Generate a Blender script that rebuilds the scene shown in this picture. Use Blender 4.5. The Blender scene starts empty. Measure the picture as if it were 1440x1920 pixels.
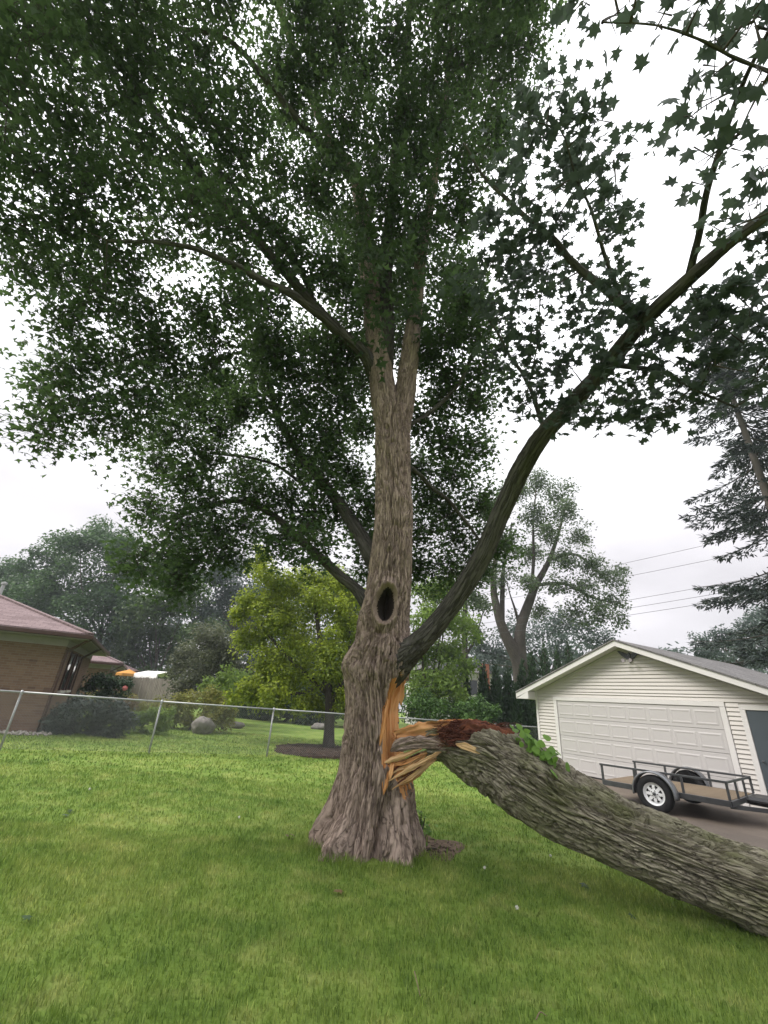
import bpy, bmesh, math, random
import numpy as np
from mathutils import Matrix, Vector

R_ = math.radians
rng = np.random.default_rng(7)
random.seed(7)
SC = bpy.context.scene
COL = SC.collection

# ------------------------------------------------------------------ camera
F_PX, PITCH, ROLL, EYE = 786.0, R_(24.32), R_(3.87), 1.607       # focal length in photo pixels (1440 wide)
_cp, _sp, _cr, _sr = math.cos(PITCH), math.sin(PITCH), math.cos(ROLL), math.sin(ROLL)
FWD = np.array([0, _cp, _sp]); _u0 = np.array([0, -_sp, _cp]); _r0 = np.array([1.0, 0, 0])
RGT = _cr*_r0 + _sr*_u0; UPV = -_sr*_r0 + _cr*_u0
CAM = np.array([0, 0, EYE])
cd = bpy.data.cameras.new('camera'); cam = bpy.data.objects.new('camera', cd); COL.objects.link(cam)
cd.sensor_fit = 'HORIZONTAL'; cd.sensor_width = 36.0; cd.lens = 36.0*F_PX/1440.0
cd.clip_start = 0.05; cd.clip_end = 2000.0
M = Matrix.Identity(4)
for i in range(3):
    M[i][0] = RGT[i]; M[i][1] = UPV[i]; M[i][2] = -FWD[i]; M[i][3] = CAM[i]
cam.matrix_world = M
SC.camera = cam

# ------------------------------------------------------------------ world, sun, exposure
SUN_EL, SUN_AZ = R_(46), R_(-98)          # azimuth measured from +Y (view direction) towards +X (right)
W = bpy.data.worlds.new('World'); SC.world = W; W.use_nodes = True
nt = W.node_tree; nt.nodes.clear(); N = nt.nodes.new; L = nt.links.new
out = N('ShaderNodeOutputWorld'); bg = N('ShaderNodeBackground'); bg.inputs['Strength'].default_value = 0.1
sky = N('ShaderNodeTexSky'); sky.sky_type = 'NISHITA'; sky.sun_disc = False
sky.sun_elevation = SUN_EL; sky.sun_rotation = SUN_AZ; sky.dust_density = 3.0
hs = N('ShaderNodeHueSaturation'); hs.inputs['Saturation'].default_value = 0.3; L(sky.outputs[0], hs.inputs['Color'])
tc = N('ShaderNodeTexCoord')
sx = N('ShaderNodeSeparateXYZ'); L(tc.outputs['Generated'], sx.inputs[0])
el = N('ShaderNodeMapRange'); el.inputs['From Min'].default_value = 0.0; el.inputs['From Max'].default_value = 0.75
el.inputs['To Min'].default_value = 0.0; el.inputs['To Max'].default_value = 1.0; L(sx.outputs['Z'], el.inputs['Value'])
er = N('ShaderNodeValToRGB'); er.color_ramp.interpolation = 'EASE'
e = er.color_ramp.elements
e[0].position = 0.0; e[0].color = (0.235, 0.225, 0.235, 1); e[1].position = 1.0; e[1].color = (0.72, 0.72, 0.75, 1)
x = e.new(0.40); x.color = (0.31, 0.30, 0.315, 1)
x = e.new(0.68); x.color = (0.44, 0.44, 0.455, 1)
L(el.outputs[0], er.inputs['Fac'])
mp = N('ShaderNodeMapping'); mp.inputs['Scale'].default_value = (1.3, 1.3, 3.2); L(tc.outputs['Generated'], mp.inputs['Vector'])
ns = N('ShaderNodeTexNoise'); ns.inputs['Scale'].default_value = 1.5; ns.inputs['Detail'].default_value = 5; ns.inputs['Roughness'].default_value = 0.5
L(mp.outputs[0], ns.inputs['Vector'])
nr = N('ShaderNodeMapRange'); nr.inputs['From Min'].default_value = 0.3; nr.inputs['From Max'].default_value = 0.7
nr.inputs['To Min'].default_value = 11.5; nr.inputs['To Max'].default_value = 18.5; L(ns.outputs['Fac'], nr.inputs['Value'])
vm = N('ShaderNodeVectorMath'); vm.operation = 'SCALE'; L(er.outputs[0], vm.inputs[0]); L(nr.outputs[0], vm.inputs['Scale'])
mx = N('ShaderNodeMixRGB'); mx.inputs['Fac'].default_value = 0.93; L(hs.outputs[0], mx.inputs[1]); L(vm.outputs[0], mx.inputs[2])
L(mx.outputs[0], bg.inputs['Color']); L(bg.outputs[0], out.inputs[0])

sd = bpy.data.lights.new('sun', 'SUN'); sd.energy = 1.5; sd.angle = R_(24); sd.color = (1.0, 0.95, 0.87)
so = bpy.data.objects.new('sun', sd); COL.objects.link(so)
_sdir = Vector((math.sin(SUN_AZ)*math.cos(SUN_EL), math.cos(SUN_AZ)*math.cos(SUN_EL), math.sin(SUN_EL)))
so.rotation_euler = (-_sdir).to_track_quat('-Z', 'Y').to_euler()
so.location = (-30, -4, 40)

SC.view_settings.view_transform = 'Standard'; SC.view_settings.look = 'None'
SC.view_settings.exposure = 1.12; SC.view_settings.gamma = 1.0; SC.view_settings.use_curve_mapping = False
SC.cycles.use_denoising = True
SC.cycles.max_bounces = 8; SC.cycles.transmission_bounces = 6; SC.cycles.diffuse_bounces = 4; SC.cycles.transparent_max_bounces = 8

# ------------------------------------------------------------------ positions
def G(x, y): return -0.012*x - 0.006*(y - 6.0)                       # the lawn is one gently tilted plane
def ray(px, py): return (px-720)/F_PX*RGT - (py-960)/F_PX*UPV + FWD
def on_ground(px, py, dz=0.0):
    d = ray(px, py); a = d[2] + 0.012*d[0] + 0.006*d[1]
    return CAM + d*((0.036 + dz - EYE)/a)
def at_y(px, py, Y): d = ray(px, py); return CAM + d*(Y/d[1])
def at_d(px, py, D): d = ray(px, py); return CAM + d*(D/np.linalg.norm(d))
def depth(p): return float((np.asarray(p)-CAM) @ FWD)

# ------------------------------------------------------------------ noise
_perm = rng.permutation(256); _perm = np.concatenate([_perm, _perm, _perm])
_grad = rng.normal(size=(256, 3)); _grad /= np.linalg.norm(_grad, axis=1)[:, None]
def pn(x, y, z):
    x, y, z = np.broadcast_arrays(np.asarray(x, float), y, z)
    xi, yi, zi = np.floor(x).astype(int), np.floor(y).astype(int), np.floor(z).astype(int)
    xf, yf, zf = x-xi, y-yi, z-zi
    u, v, w = [t*t*t*(t*(t*6-15)+10) for t in (xf, yf, zf)]
    r = 0
    for i in (0, 1):
        for j in (0, 1):
            for k in (0, 1):
                g = _grad[_perm[_perm[_perm[(xi+i) & 255] + ((yi+j) & 255)] + ((zi+k) & 255)]]
                d = g[..., 0]*(xf-i) + g[..., 1]*(yf-j) + g[..., 2]*(zf-k)
                r = r + d*(u if i else 1-u)*(v if j else 1-v)*(w if k else 1-w)
    return r*1.6
def smooth(a, b, x): t = np.clip((x-a)/(b-a), 0, 1); return t*t*(3-2*t)

# ------------------------------------------------------------------ mesh and object helpers
def link(name, me, parent=None, loc=None, rotz=None):
    o = bpy.data.objects.new(name, me); COL.objects.link(o)
    if parent is not None: o.parent = parent
    if loc is not None: o.location = loc
    if rotz is not None: o.rotation_euler = (0, 0, rotz)
    return o
def tag(o, label=None, cat=None, group=None, kind=None):
    if label: o['label'] = label
    if cat: o['category'] = cat
    if group: o['group'] = group
    if kind: o['kind'] = kind
    return o
def thing(name, label, cat, loc=(0, 0, 0), rotz=0.0, group=None):
    return tag(link(name, None, None, tuple(loc), rotz), label, cat, group)
def np_mesh(name, verts, faces, mat=None, smooth_=True, attrs=None):
    """verts (n,3); faces (m,3 or 4) index array or a list of such arrays; attrs {name: (n,3) or (n,)}"""
    verts = np.asarray(verts, np.float32)
    fl = faces if isinstance(faces, list) else [faces]
    fl = [np.asarray(f, np.int32) for f in fl if len(f)]
    me = bpy.data.meshes.new(name)
    me.vertices.add(len(verts)); me.vertices.foreach_set('co', verts.ravel())
    nl = sum(f.size for f in fl); npoly = sum(len(f) for f in fl)
    me.loops.add(nl); me.loops.foreach_set('vertex_index', np.concatenate([f.ravel() for f in fl]))
    me.polygons.add(npoly)
    tot = np.concatenate([np.full(len(f), f.shape[1], np.int32) for f in fl])
    st = np.concatenate([[0], np.cumsum(tot)[:-1]]).astype(np.int32)
    me.polygons.foreach_set('loop_start', st)
    try: me.polygons.foreach_set('loop_total', tot)
    except Exception: pass
    if smooth_: me.polygons.foreach_set('use_smooth', np.ones(npoly, bool))
    if attrs:
        for k, a in attrs.items():
            a = np.asarray(a, np.float32)
            if a.ndim == 2:
                at = me.attributes.new(k, 'FLOAT_VECTOR', 'POINT'); at.data.foreach_set('vector', a.ravel())
            else:
                at = me.attributes.new(k, 'FLOAT', 'POINT'); at.data.foreach_set('value', a)
    me.update(calc_edges=True); me.validate()
    if mat: me.materials.append(mat)
    return me
class MB:
    """collects simple shapes into one mesh"""
    def __init__(s): s.v = []; s.f = []
    def add(s, vs, fs):
        n = len(s.v); s.v += [tuple(map(float, v)) for v in vs]; s.f += [tuple(n+i for i in f) for f in fs]; return s
    def box(s, a, b):
        (x0, y0, z0), (x1, y1, z1) = a, b
        return s.add([(x0,y0,z0),(x1,y0,z0),(x1,y1,z0),(x0,y1,z0),(x0,y0,z1),(x1,y0,z1),(x1,y1,z1),(x0,y1,z1)],
                     [(0,3,2,1),(4,5,6,7),(0,1,5,4),(1,2,6,5),(2,3,7,6),(3,0,4,7)])
    def prism(s, poly, y0, y1):
        """polygon in x,z extruded along y"""
        n = len(poly)
        vs = [(x, y0, z) for x, z in poly] + [(x, y1, z) for x, z in poly]
        return s.add(vs, [tuple(range(n)), tuple(range(2*n-1, n-1, -1))] + [(i+n, (i+1) % n+n, (i+1) % n, i) for i in range(n)])
    def slab(s, poly, z0, z1):
        n = len(poly)
        vs = [(x, y, z0 if not callable(z0) else z0(x, y)) for x, y in poly] + [(x, y, z1 if not callable(z1) else z1(x, y)) for x, y in poly]
        return s.add(vs, [tuple(range(n-1, -1, -1)), tuple(range(n, 2*n))] + [(i, (i+1) % n, (i+1) % n+n, i+n) for i in range(n)])
    def bar(s, a, b, w, h=None, n=4, up=(0, 0, 1)):
        a, b = np.array(a, float), np.array(b, float); h = w if h is None else h
        t = b-a; t /= np.linalg.norm(t); up = np.array(up, float)
        if abs(t @ up) > .95: up = np.array([1.0, 0, 0])
        sd_ = np.cross(t, up); sd_ /= np.linalg.norm(sd_); u = np.cross(sd_, t)
        vs = []
        for p in (a, b):
            for k in range(n):
                an = 2*math.pi*(k+.5)/n; q = math.sqrt(2) if n == 4 else 1
                vs.append(p + sd_*math.cos(an)*w/2*q + u*math.sin(an)*h/2*q)
        return s.add(vs, [tuple(range(n-1, -1, -1)), tuple(range(n, 2*n))] + [(k, (k+1) % n, (k+1) % n+n, k+n) for k in range(n)])
    def lathe(s, prof, n=24, axis='y', c=(0, 0, 0)):
        vs, fs = [], []
        for r, h in prof:
            for k in range(n):
                a = 2*math.pi*k/n; p = (r*math.cos(a), r*math.sin(a))
                q = (p[0], h, p[1]) if axis == 'y' else (p[0], p[1], h) if axis == 'z' else (h, p[0], p[1])
                vs.append(tuple(q[i]+c[i] for i in range(3)))
        for i in range(len(prof)-1):
            for k in range(n):
                fs.append((i*n+k, i*n+(k+1) % n, (i+1)*n+(k+1) % n, (i+1)*n+k))
        return s.add(vs, fs)
    def mesh(s, name, mat=None, sm=False, bevel=0.0):
        me = bpy.data.meshes.new(name); me.from_pydata(s.v, [], s.f)
        bm = bmesh.new(); bm.from_mesh(me)
        bmesh.ops.recalc_face_normals(bm, faces=bm.faces)
        if bevel > 0:
            bmesh.ops.bevel(bm, geom=[e for e in bm.edges if e.is_manifold and e.calc_face_angle(0) > .5], offset=bevel, segments=1, affect='EDGES')
        bm.to_mesh(me); bm.free()
        if sm:
            for p in me.polygons: p.use_smooth = True
        if mat: me.materials.append(mat)
        return me
    def build(s, name, mat=None, parent=None, sm=False, bevel=0.0, loc=None, rotz=None):
        return link(name, s.mesh(name, mat, sm, bevel), parent, loc, rotz)
def catmull(pts, n):
    """resample rows (any width) smoothly, n steps per span"""
    P = np.asarray(pts, float); Q = np.vstack([2*P[0]-P[1], P, 2*P[-1]-P[-2]]); o = []
    for i in range(1, len(Q)-2):
        for t in np.linspace(0, 1, n, endpoint=False):
            a, b, c, d = Q[i-1], Q[i], Q[i+1], Q[i+2]
            o.append(.5*((2*b)+(c-a)*t+(2*a-5*b+4*c-d)*t*t+(3*b-a-3*c+d)*t**3))
    o.append(P[-1]); return np.array(o)
def frames(path):
    t = np.gradient(path, axis=0); t /= np.linalg.norm(t, axis=1)[:, None]
    a = np.array([0, 0, 1.0]) if abs(t[0, 2]) < .9 else np.array([0, -1.0, 0])
    s = np.zeros_like(t); u = np.zeros_like(t)
    for i in range(len(t)):
        a = a - t[i]*(a @ t[i]); a /= np.linalg.norm(a); u[i] = a; s[i] = np.cross(t[i], a)
    return t, s, u
def tube_arrays(path, rad, sides, disp=None, cap=True):
    """swept tube; disp(theta grid, length grid, radius grid) -> extra radius. returns verts, quads, tri caps, bark coords"""
    t, s, u = frames(path)
    ln = np.concatenate([[0], np.cumsum(np.linalg.norm(np.diff(path, axis=0), axis=1))])
    th = np.linspace(0, 2*np.pi, sides, endpoint=False)
    TH, LN = np.meshgrid(th, ln); RD = np.repeat(np.asarray(rad)[:, None], sides, 1)
    d = RD + (disp(TH, LN, RD) if disp else 0)
    V = path[:, None, :] + d[..., None]*(np.cos(TH)[..., None]*s[:, None, :] + np.sin(TH)[..., None]*u[:, None, :])
    m = len(path); i = np.arange(m-1)[:, None]*sides; k = np.arange(sides)[None, :]; k2 = (k+1) % sides
    q = np.stack([i+k, i+k2, i+sides+k2, i+sides+k], -1).reshape(-1, 4)
    bc = np.stack([np.cos(TH)*RD, np.sin(TH)*RD, LN], -1).reshape(-1, 3)
    V = V.reshape(-1, 3); tri = np.zeros((0, 3), int)
    if cap:
        V = np.vstack([V, path[0], path[-1]]); bc = np.vstack([bc, [0, 0, 0], [0, 0, ln[-1]]]); n0 = m*sides; kk = np.arange(sides)
        tri = np.vstack([np.stack([np.full(sides, n0), (kk+1) % sides, kk], 1),
                         np.stack([np.full(sides, n0+1), (m-1)*sides+kk, (m-1)*sides+(kk+1) % sides], 1)])
    return V, q, tri, bc
class Merge:
    def __init__(s): s.V = []; s.F3 = []; s.F4 = []; s.A = {}; s.n = 0
    def add(s, V, f4=None, f3=None, **at):
        if f4 is not None and len(f4): s.F4.append(np.asarray(f4)+s.n)
        if f3 is not None and len(f3): s.F3.append(np.asarray(f3)+s.n)
        for k, a in at.items(): s.A.setdefault(k, []).append(a)
        s.V.append(V); s.n += len(V)
    def mesh(s, name, mat, sm=True):
        f = []
        if s.F4: f.append(np.vstack(s.F4))
        if s.F3: f.append(np.vstack(s.F3))
        return np_mesh(name, np.vstack(s.V), f, mat, sm, {k: np.concatenate(a) for k, a in s.A.items()})

# ------------------------------------------------------------------ materials
class Mat:
    def __init__(s, name, rough=0.8, spec=0.3, metal=0.0):
        s.m = bpy.data.materials.new(name); s.m.use_nodes = True; s.t = s.m.node_tree
        s.b = s.t.nodes['Principled BSDF']; s.b.inputs['Roughness'].default_value = rough
        s.b.inputs['Specular IOR Level'].default_value = spec; s.b.inputs['Metallic'].default_value = metal
    def n(s, typ, **kw):
        nd = s.t.nodes.new(typ)
        for k, v in kw.items():
            if k in nd.inputs: nd.inputs[k].default_value = v
            else: setattr(nd, k, v)
        return nd
    def l(s, a, b): s.t.links.new(a, b)
    def coords(s, attr=None, scale=(1, 1, 1)):
        if attr: c = s.n('ShaderNodeAttribute', attribute_name=attr).outputs['Vector']
        else: c = s.n('ShaderNodeTexCoord').outputs['Object']
        mp_ = s.n('ShaderNodeMapping', Scale=scale); s.l(c, mp_.inputs['Vector']); return mp_.outputs[0]
    def noise(s, vec, scale, detail=4, rough=.55, dist=0.0):
        nd = s.n('ShaderNodeTexNoise', Scale=scale, Detail=detail, Roughness=rough, Distortion=dist); s.l(vec, nd.inputs['Vector']); return nd.outputs['Fac']
    def ramp(s, fac, stops):
        r = s.n('ShaderNodeValToRGB'); el_ = r.color_ramp.elements
        while len(el_) < len(stops): el_.new(.5)
        for e_, (p, c) in zip(el_, stops): e_.position = p; e_.color = (*c, 1)
        s.l(fac, r.inputs['Fac']); return r.outputs['Color']
    def mix(s, fac, a, b, typ='MIX'):
        m_ = s.n('ShaderNodeMixRGB', blend_type=typ)
        for sock, v in ((m_.inputs[0], fac), (m_.inputs[1], a), (m_.inputs[2], b)):
            if isinstance(v, (int, float)): sock.default_value = v
            elif isinstance(v, tuple): sock.default_value = (*v, 1)
            else: s.l(v, sock)
        return m_.outputs[0]
    def col(s, c):
        if isinstance(c, tuple): s.b.inputs['Base Color'].default_value = (*c, 1)
        else: s.l(c, s.b.inputs['Base Color'])
        return s
    def bump(s, h, strength=.5, dist=.02):
        b_ = s.n('ShaderNodeBump', Strength=strength, Distance=dist); s.l(h, b_.inputs['Height']); s.l(b_.outputs[0], s.b.inputs['Normal']); return s
def simple(name, c, rough=.7, spec=.3, metal=0.0, var=.12, scale=3.0, bump=0.0, bscale=40):
    m = Mat(name, rough, spec, metal); v = m.coords()
    f = m.noise(v, scale, 5, .6)
    lo = tuple(max(0, k*(1-var)) for k in c); hi = tuple(k*(1+var) for k in c)
    m.col(m.ramp(f, [(.3, lo), (.7, hi)]))
    if bump: m.bump(m.noise(v, bscale, 4), bump, .01)
    return m.m
def leaf_mat(name, dark, light, transl=.45, tcol=None, rough=.5):
    m = Mat(name, rough, .25); a = m.n('ShaderNodeAttribute', attribute_name='var').outputs['Fac']
    c = m.ramp(a, [(0, dark), (1, light)]); m.col(c)
    tr = m.n('ShaderNodeBsdfTranslucent'); tcol = tcol or tuple(k*1.25 for k in light)
    m.l(m.mix(.55, c, tcol), tr.inputs['Color'])
    ms = m.n('ShaderNodeMixShader'); ms.inputs[0].default_value = transl
    m.l(m.b.outputs[0], ms.inputs[1]); m.l(tr.outputs[0], ms.inputs[2]); m.l(ms.outputs[0], m.t.nodes['Material Output'].inputs[0])
    return m.m
def bark_mat(name, c0, c1, c2, moss=None, moss_lo=.5, fine=1.0, zf=1.0):
    m = Mat(name, .92, .12); v = m.coords('bc', (14*fine, 14*fine, 2.2*fine)); v2 = m.coords('bc', (1.6, 1.6, 1.1)); v3 = m.coords('bc', (60*fine, 60*fine, 9*fine*zf))
    a = m.noise(v, 1.0, 6, .65, .6); b = m.noise(v2, 1.0, 4); f = m.noise(v3, 1.0, 4, .7)
    c = m.ramp(a, [(.3, c0), (.48, c1), (.72, c2)])
    c = m.mix(.35, c, m.ramp(b, [(.35, c0), (.65, c2)]))
    c = m.mix(m.ramp(f, [(.35, (0, 0, 0)), (.75, (.5, .5, .5))]), c, tuple(min(1, k*1.35) for k in c2))
    v4 = m.coords('bc', (36*fine/zf**.5, 36*fine/zf**.5, 1.9*fine*zf)); g4 = m.noise(v4, 1.0, 5, .6, .8); rd = m.ramp(g4, [(.455, (1, 1, 1)), (.495, (.32, .29, .27)), (.51, (.32, .29, .27)), (.55, (1, 1, 1))])
    c = m.mix(.55, c, m.mix(1.0, c, rd, 'MULTIPLY'))
    if moss:
        g = m.noise(m.coords('bc', (3, 3, 1.6)), 1.0, 5, .65)
        c = m.mix(m.ramp(g, [(moss_lo, (0, 0, 0)), (moss_lo+.2, (.75, .75, .75))]), c, moss)
    m.col(c); m.bump(m.mix(.5, m.mix(.5, a, f), rd), 1.0, .03)
    return m.m

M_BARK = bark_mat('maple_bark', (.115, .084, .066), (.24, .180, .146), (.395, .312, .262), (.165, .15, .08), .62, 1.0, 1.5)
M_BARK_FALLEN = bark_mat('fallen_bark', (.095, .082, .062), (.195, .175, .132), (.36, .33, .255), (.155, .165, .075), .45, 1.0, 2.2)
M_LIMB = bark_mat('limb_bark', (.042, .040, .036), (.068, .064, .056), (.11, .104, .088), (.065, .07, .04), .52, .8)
M_TWIG = simple('twig_bark', (.06, .052, .042), .9)
M_WOOD = None
def wood_mat(name, stops, stretch=(40, 40, 2.2), attr='bc'):
    m = Mat(name, .75, .2); v = m.coords(attr, stretch); a = m.noise(v, 1.0, 6, .7, .3)
    b = m.noise(m.coords(attr, (5, 5, 1.2)), 1.0, 3)
    c = m.mix(.45, m.ramp(a, stops), m.ramp(b, stops)); m.col(c); m.bump(a, .6, .01); return m.m
M_WOOD = wood_mat('fresh_split_wood', [(.28, (.30, .105, .032)), (.45, (.52, .235, .082)), (.62, (.64, .37, .17)), (.8, (.70, .47, .25))])
M_SPLINT = wood_mat('pale_splinter_wood', [(.28, (.33, .17, .07)), (.45, (.50, .32, .155)), (.7, (.64, .46, .26))])
M_ROT = wood_mat('rotten_red_wood', [(.34, (.016, .007, .005)), (.5, (.075, .026, .017)), (.66, (.26, .095, .05))], (26, 26, 10))
M_CAVITY = wood_mat('cavity_wood', [(.3, (.012, .010, .009)), (.6, (.035, .026, .02)), (.85, (.08, .045, .035))], (20, 20, 8))
M_CALLUS = wood_mat('callus_bark', [(.3, (.11, .082, .064)), (.5, (.22, .165, .13)), (.75, (.34, .265, .21))], (22, 22, 9))
M_LEAF = leaf_mat('maple_leaf', (.022, .048, .024), (.072, .118, .048), .55, (.115, .19, .05))
M_LEAF_NEAR = leaf_mat('maple_leaf_near', (.036, .055, .045), (.070, .095, .075), .40, (.085, .12, .07))  # bluer than the other crown leaves: veiling glare put into the colour
M_SPROUT = leaf_mat('sprout_leaf', (.10, .20, .035), (.18, .32, .06), .4, (.25, .42, .06))

def grass_cols(m, vec):
    """lawn colour shared by the soil-level sheet and the blades: patches of lush, dry and worn turf"""
    a = m.noise(vec, .55, 5, .6); b = m.noise(vec, 2.6, 4, .65)
    c = m.ramp(a, [(.36, (.080, .150, .024)), (.5, (.165, .250, .045)), (.64, (.29, .345, .09))])
    d = m.ramp(b, [(.33, (.080, .150, .026)), (.5, (.175, .255, .052)), (.70, (.38, .385, .14))])
    return m.mix(.5, c, d)
mg = Mat('lawn', .9, .1); vg = mg.coords(); mg.col(mg.mix(.25, grass_cols(mg, vg), mg.ramp(mg.noise(vg, 60, 4, .7), [(.3, (.05, .09, .018)), (.7, (.17, .26, .05))])))
mg.bump(mg.noise(vg, 45, 5, .7), .8, .03); M_LAWN = mg.m
mb = Mat('grass_blade', .55, .25); vb = mb.coords()
gc = grass_cols(mb, vb); av = mb.n('ShaderNodeAttribute', attribute_name='var').outputs['Fac']
gc = mb.mix(1.0, gc, mb.ramp(av, [(0, (.6, .66, .6)), (.5, (1.0, 1.02, .95)), (.85, (1.25, 1.2, 1.1)), (1, (1.9, 1.65, 1.9))]), 'MULTIPLY')
mb.col(gc); trb = mb.n('ShaderNodeBsdfTranslucent'); mb.l(gc, trb.inputs['Color']); msb = mb.n('ShaderNodeMixShader'); msb.inputs[0].default_value = .45
mb.l(mb.b.outputs[0], msb.inputs[1]); mb.l(trb.outputs[0], msb.inputs[2]); mb.l(msb.outputs[0], mb.t.nodes['Material Output'].inputs[0]); M_BLADE = mb.m
M_SOIL = simple('bare_soil', (.13, .095, .068), .95, .1, var=.4, scale=14, bump=.8, bscale=60)
M_MULCH = simple('dark_mulch', (.035, .024, .018), .95, .1, var=.6, scale=30, bump=1.0, bscale=70)
mc = Mat('driveway_concrete', .65, .35); vc = mc.coords()
mc.col(mc.mix(.5, mc.ramp(mc.noise(vc, .8, 5, .65), [(.32, (.05, .036, .028)), (.5, (.115, .088, .066)), (.7, (.20, .16, .125))]), mc.ramp(mc.noise(vc, 35, 4), [(.3, (.09, .07, .055)), (.7, (.17, .14, .11))])))
mc.bump(mc.noise(vc, 90, 4), .25, .005); M_DRIVE = mc.m
M_WHITE = simple('white_paint', (.60, .58, .57), .5, .4, var=.04, scale=2)
M_SIDING = simple('cream_vinyl_siding', (.51, .48, .455), .5, .35, var=.05, scale=1.5)
M_ODOOR = simple('overhead_door_paint', (.45, .43, .425), .45, .4, var=.03, scale=1.5)
M_PDOOR = simple('slate_door_paint', (.055, .068, .080), .45, .4, var=.06)
M_DARKMETAL = simple('dark_grey_steel', (.060, .062, .066), .42, .5, .3, var=.2, scale=8)
M_FENDER = simple('grey_fender_steel', (.17, .175, .185), .35, .5, .5, var=.1, scale=5)
M_RUBBER = simple('tyre_rubber', (.014, .014, .015), .8, .3, var=.25, scale=9)
M_RIM = simple('white_wheel_enamel', (.72, .73, .74), .35, .5, var=.04)
M_PLANK = wood_mat('treated_plank', [(.3, (.085, .065, .045)), (.5, (.16, .12, .08)), (.75, (.27, .21, .14))], (1.2, 22, 22), None)
M_BLACK = simple('black_plastic', (.015, .015, .016), .45, .4)
M_GALV = simple('galvanised_pipe', (.40, .405, .41), .45, .5, .4, var=.12, scale=6)
M_WIRE = simple('chain_link_wire', (.22, .225, .23), .5, .5, .4)
M_BROWN = simple('brown_gutter', (.055, .026, .020), .4, .4)
M_SOFFIT = simple('grey_soffit', (.25, .225, .235), .6)
mr = Mat('shingles', .9, .15)
def shingle(name, a, b, sx=.32, sy=.14):
    m = Mat(name, .92, .15); v = m.coords()
    br = m.n('ShaderNodeTexBrick', Scale=1.0); br.inputs['Brick Width'].default_value = sx; br.inputs['Row Height'].default_value = sy
    br.inputs['Mortar Size'].default_value = .008; br.inputs['Color1'].default_value = (*a, 1); br.inputs['Color2'].default_value = (*b, 1)
    br.inputs['Mortar'].default_value = (*(k*.35 for k in a), 1); m.l(v, br.inputs['Vector'])
    m.col(m.mix(.4, br.outputs['Color'], m.ramp(m.noise(v, 25, 4, .7), [(.3, tuple(k*.6 for k in a)), (.7, tuple(k*1.2 for k in b))]))); m.bump(br.outputs['Fac'], -.4, .01); return m.m
M_SHINGLE = shingle('grey_shingle', (.075, .072, .072), (.22, .21, .205))
M_SHINGLE_RED = shingle('mauve_shingle', (.14, .10, .10), (.26, .195, .195), .35, .15)
mk = Mat('brick_wall', .9, .15); vk = mk.n('ShaderNodeTexCoord').outputs['UV']
bk = mk.n('ShaderNodeTexBrick', Scale=1.0); bk.inputs['Brick Width'].default_value = .21; bk.inputs['Row Height'].default_value = .072; bk.inputs['Mortar Size'].default_value = .007
bk.inputs['Color1'].default_value = (.145, .088, .062, 1); bk.inputs['Color2'].default_value = (.195, .125, .09, 1); bk.inputs['Mortar'].default_value = (.19, .155, .13, 1); bk.inputs['Bias'].default_value = .1
mk.l(vk, bk.inputs['Vector']); mpk = mk.n('ShaderNodeMapping', Scale=(4.76, 13.9, 1)); mk.l(vk, mpk.inputs['Vector'])
wn = mk.n('ShaderNodeTexWhiteNoise', noise_dimensions='2D'); fl = mk.n('ShaderNodeVectorMath', operation='FLOOR'); mk.l(mpk.outputs[0], fl.inputs[0]); mk.l(fl.outputs[0], wn.inputs['Vector'])
mk.col(mk.mix(mk.ramp(wn.outputs['Value'], [(.93, (0, 0, 0)), (.98, (.6, .6, .6))]), bk.outputs['Color'], (.10, .062, .05))); mk.bump(bk.outputs['Fac'], -.4, .01); M_BRICK = mk.m
M_GLASS = simple('window_glass', (.03, .035, .04), .08, .6)
M_STONE = simple('boulder_stone', (.19, .175, .16), .9, .2, var=.35, scale=6, bump=.8, bscale=14)
M_GRAVEL = simple('pale_gravel', (.36, .33, .29), .9, .2, var=.5, scale=40, bump=.5)
M_WOODFENCE = wood_mat('weathered_fence_wood', [(.3, (.14, .12, .10)), (.5, (.22, .195, .165)), (.75, (.30, .27, .23))], (22, 22, 1.5), None)
M_CANVAS = simple('white_canvas', (.70, .69, .66), .7)
M_ORANGE = simple('orange_canvas', (.55, .26, .06), .7)
M_PINK = simple('pink_petals', (.62, .22, .20), .7)
M_CLOVER = simple('clover_white', (.62, .62, .55), .7)
M_CABLE = simple('power_cable', (.10, .10, .105), .6)

# ------------------------------------------------------------------ ground
def sheet(name, poly, dz, mat, label=None, kind='structure'):
    n = len(poly); me = bpy.data.meshes.new(name)
    me.from_pydata([(x, y, G(x, y)+dz) for x, y in poly], [], [tuple(range(n))]); me.materials.append(mat)
    return tag(link(name, me), label, kind=kind)
S = 140.0
tag(sheet('ground', [(-S, -S), (S, -S), (S, S), (-S, S)], 0.0, M_LAWN), 'mown green lawn running under the trees')
dp = [on_ground(*p)[:2] for p in [(1048, 1452), (1060, 1482), (1110, 1512), (1180, 1552), (1260, 1592), (1350, 1628), (1440, 1664), (1640, 1750)]]
dp = [tuple(p) for p in dp] + [(16.0, 2.0), (22.0, 8.0), (10.2, 10.1), (9.92, 9.8), (6.42, 15.86)]
DRIVE_POLY = np.array(dp)
mbd = MB(); mbd.slab(dp, lambda x, y: G(x, y)-.1, lambda x, y: G(x, y)+.012)
tag(mbd.build('driveway', M_DRIVE), 'brown stained concrete driveway in front of the garage', kind='structure')
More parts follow.
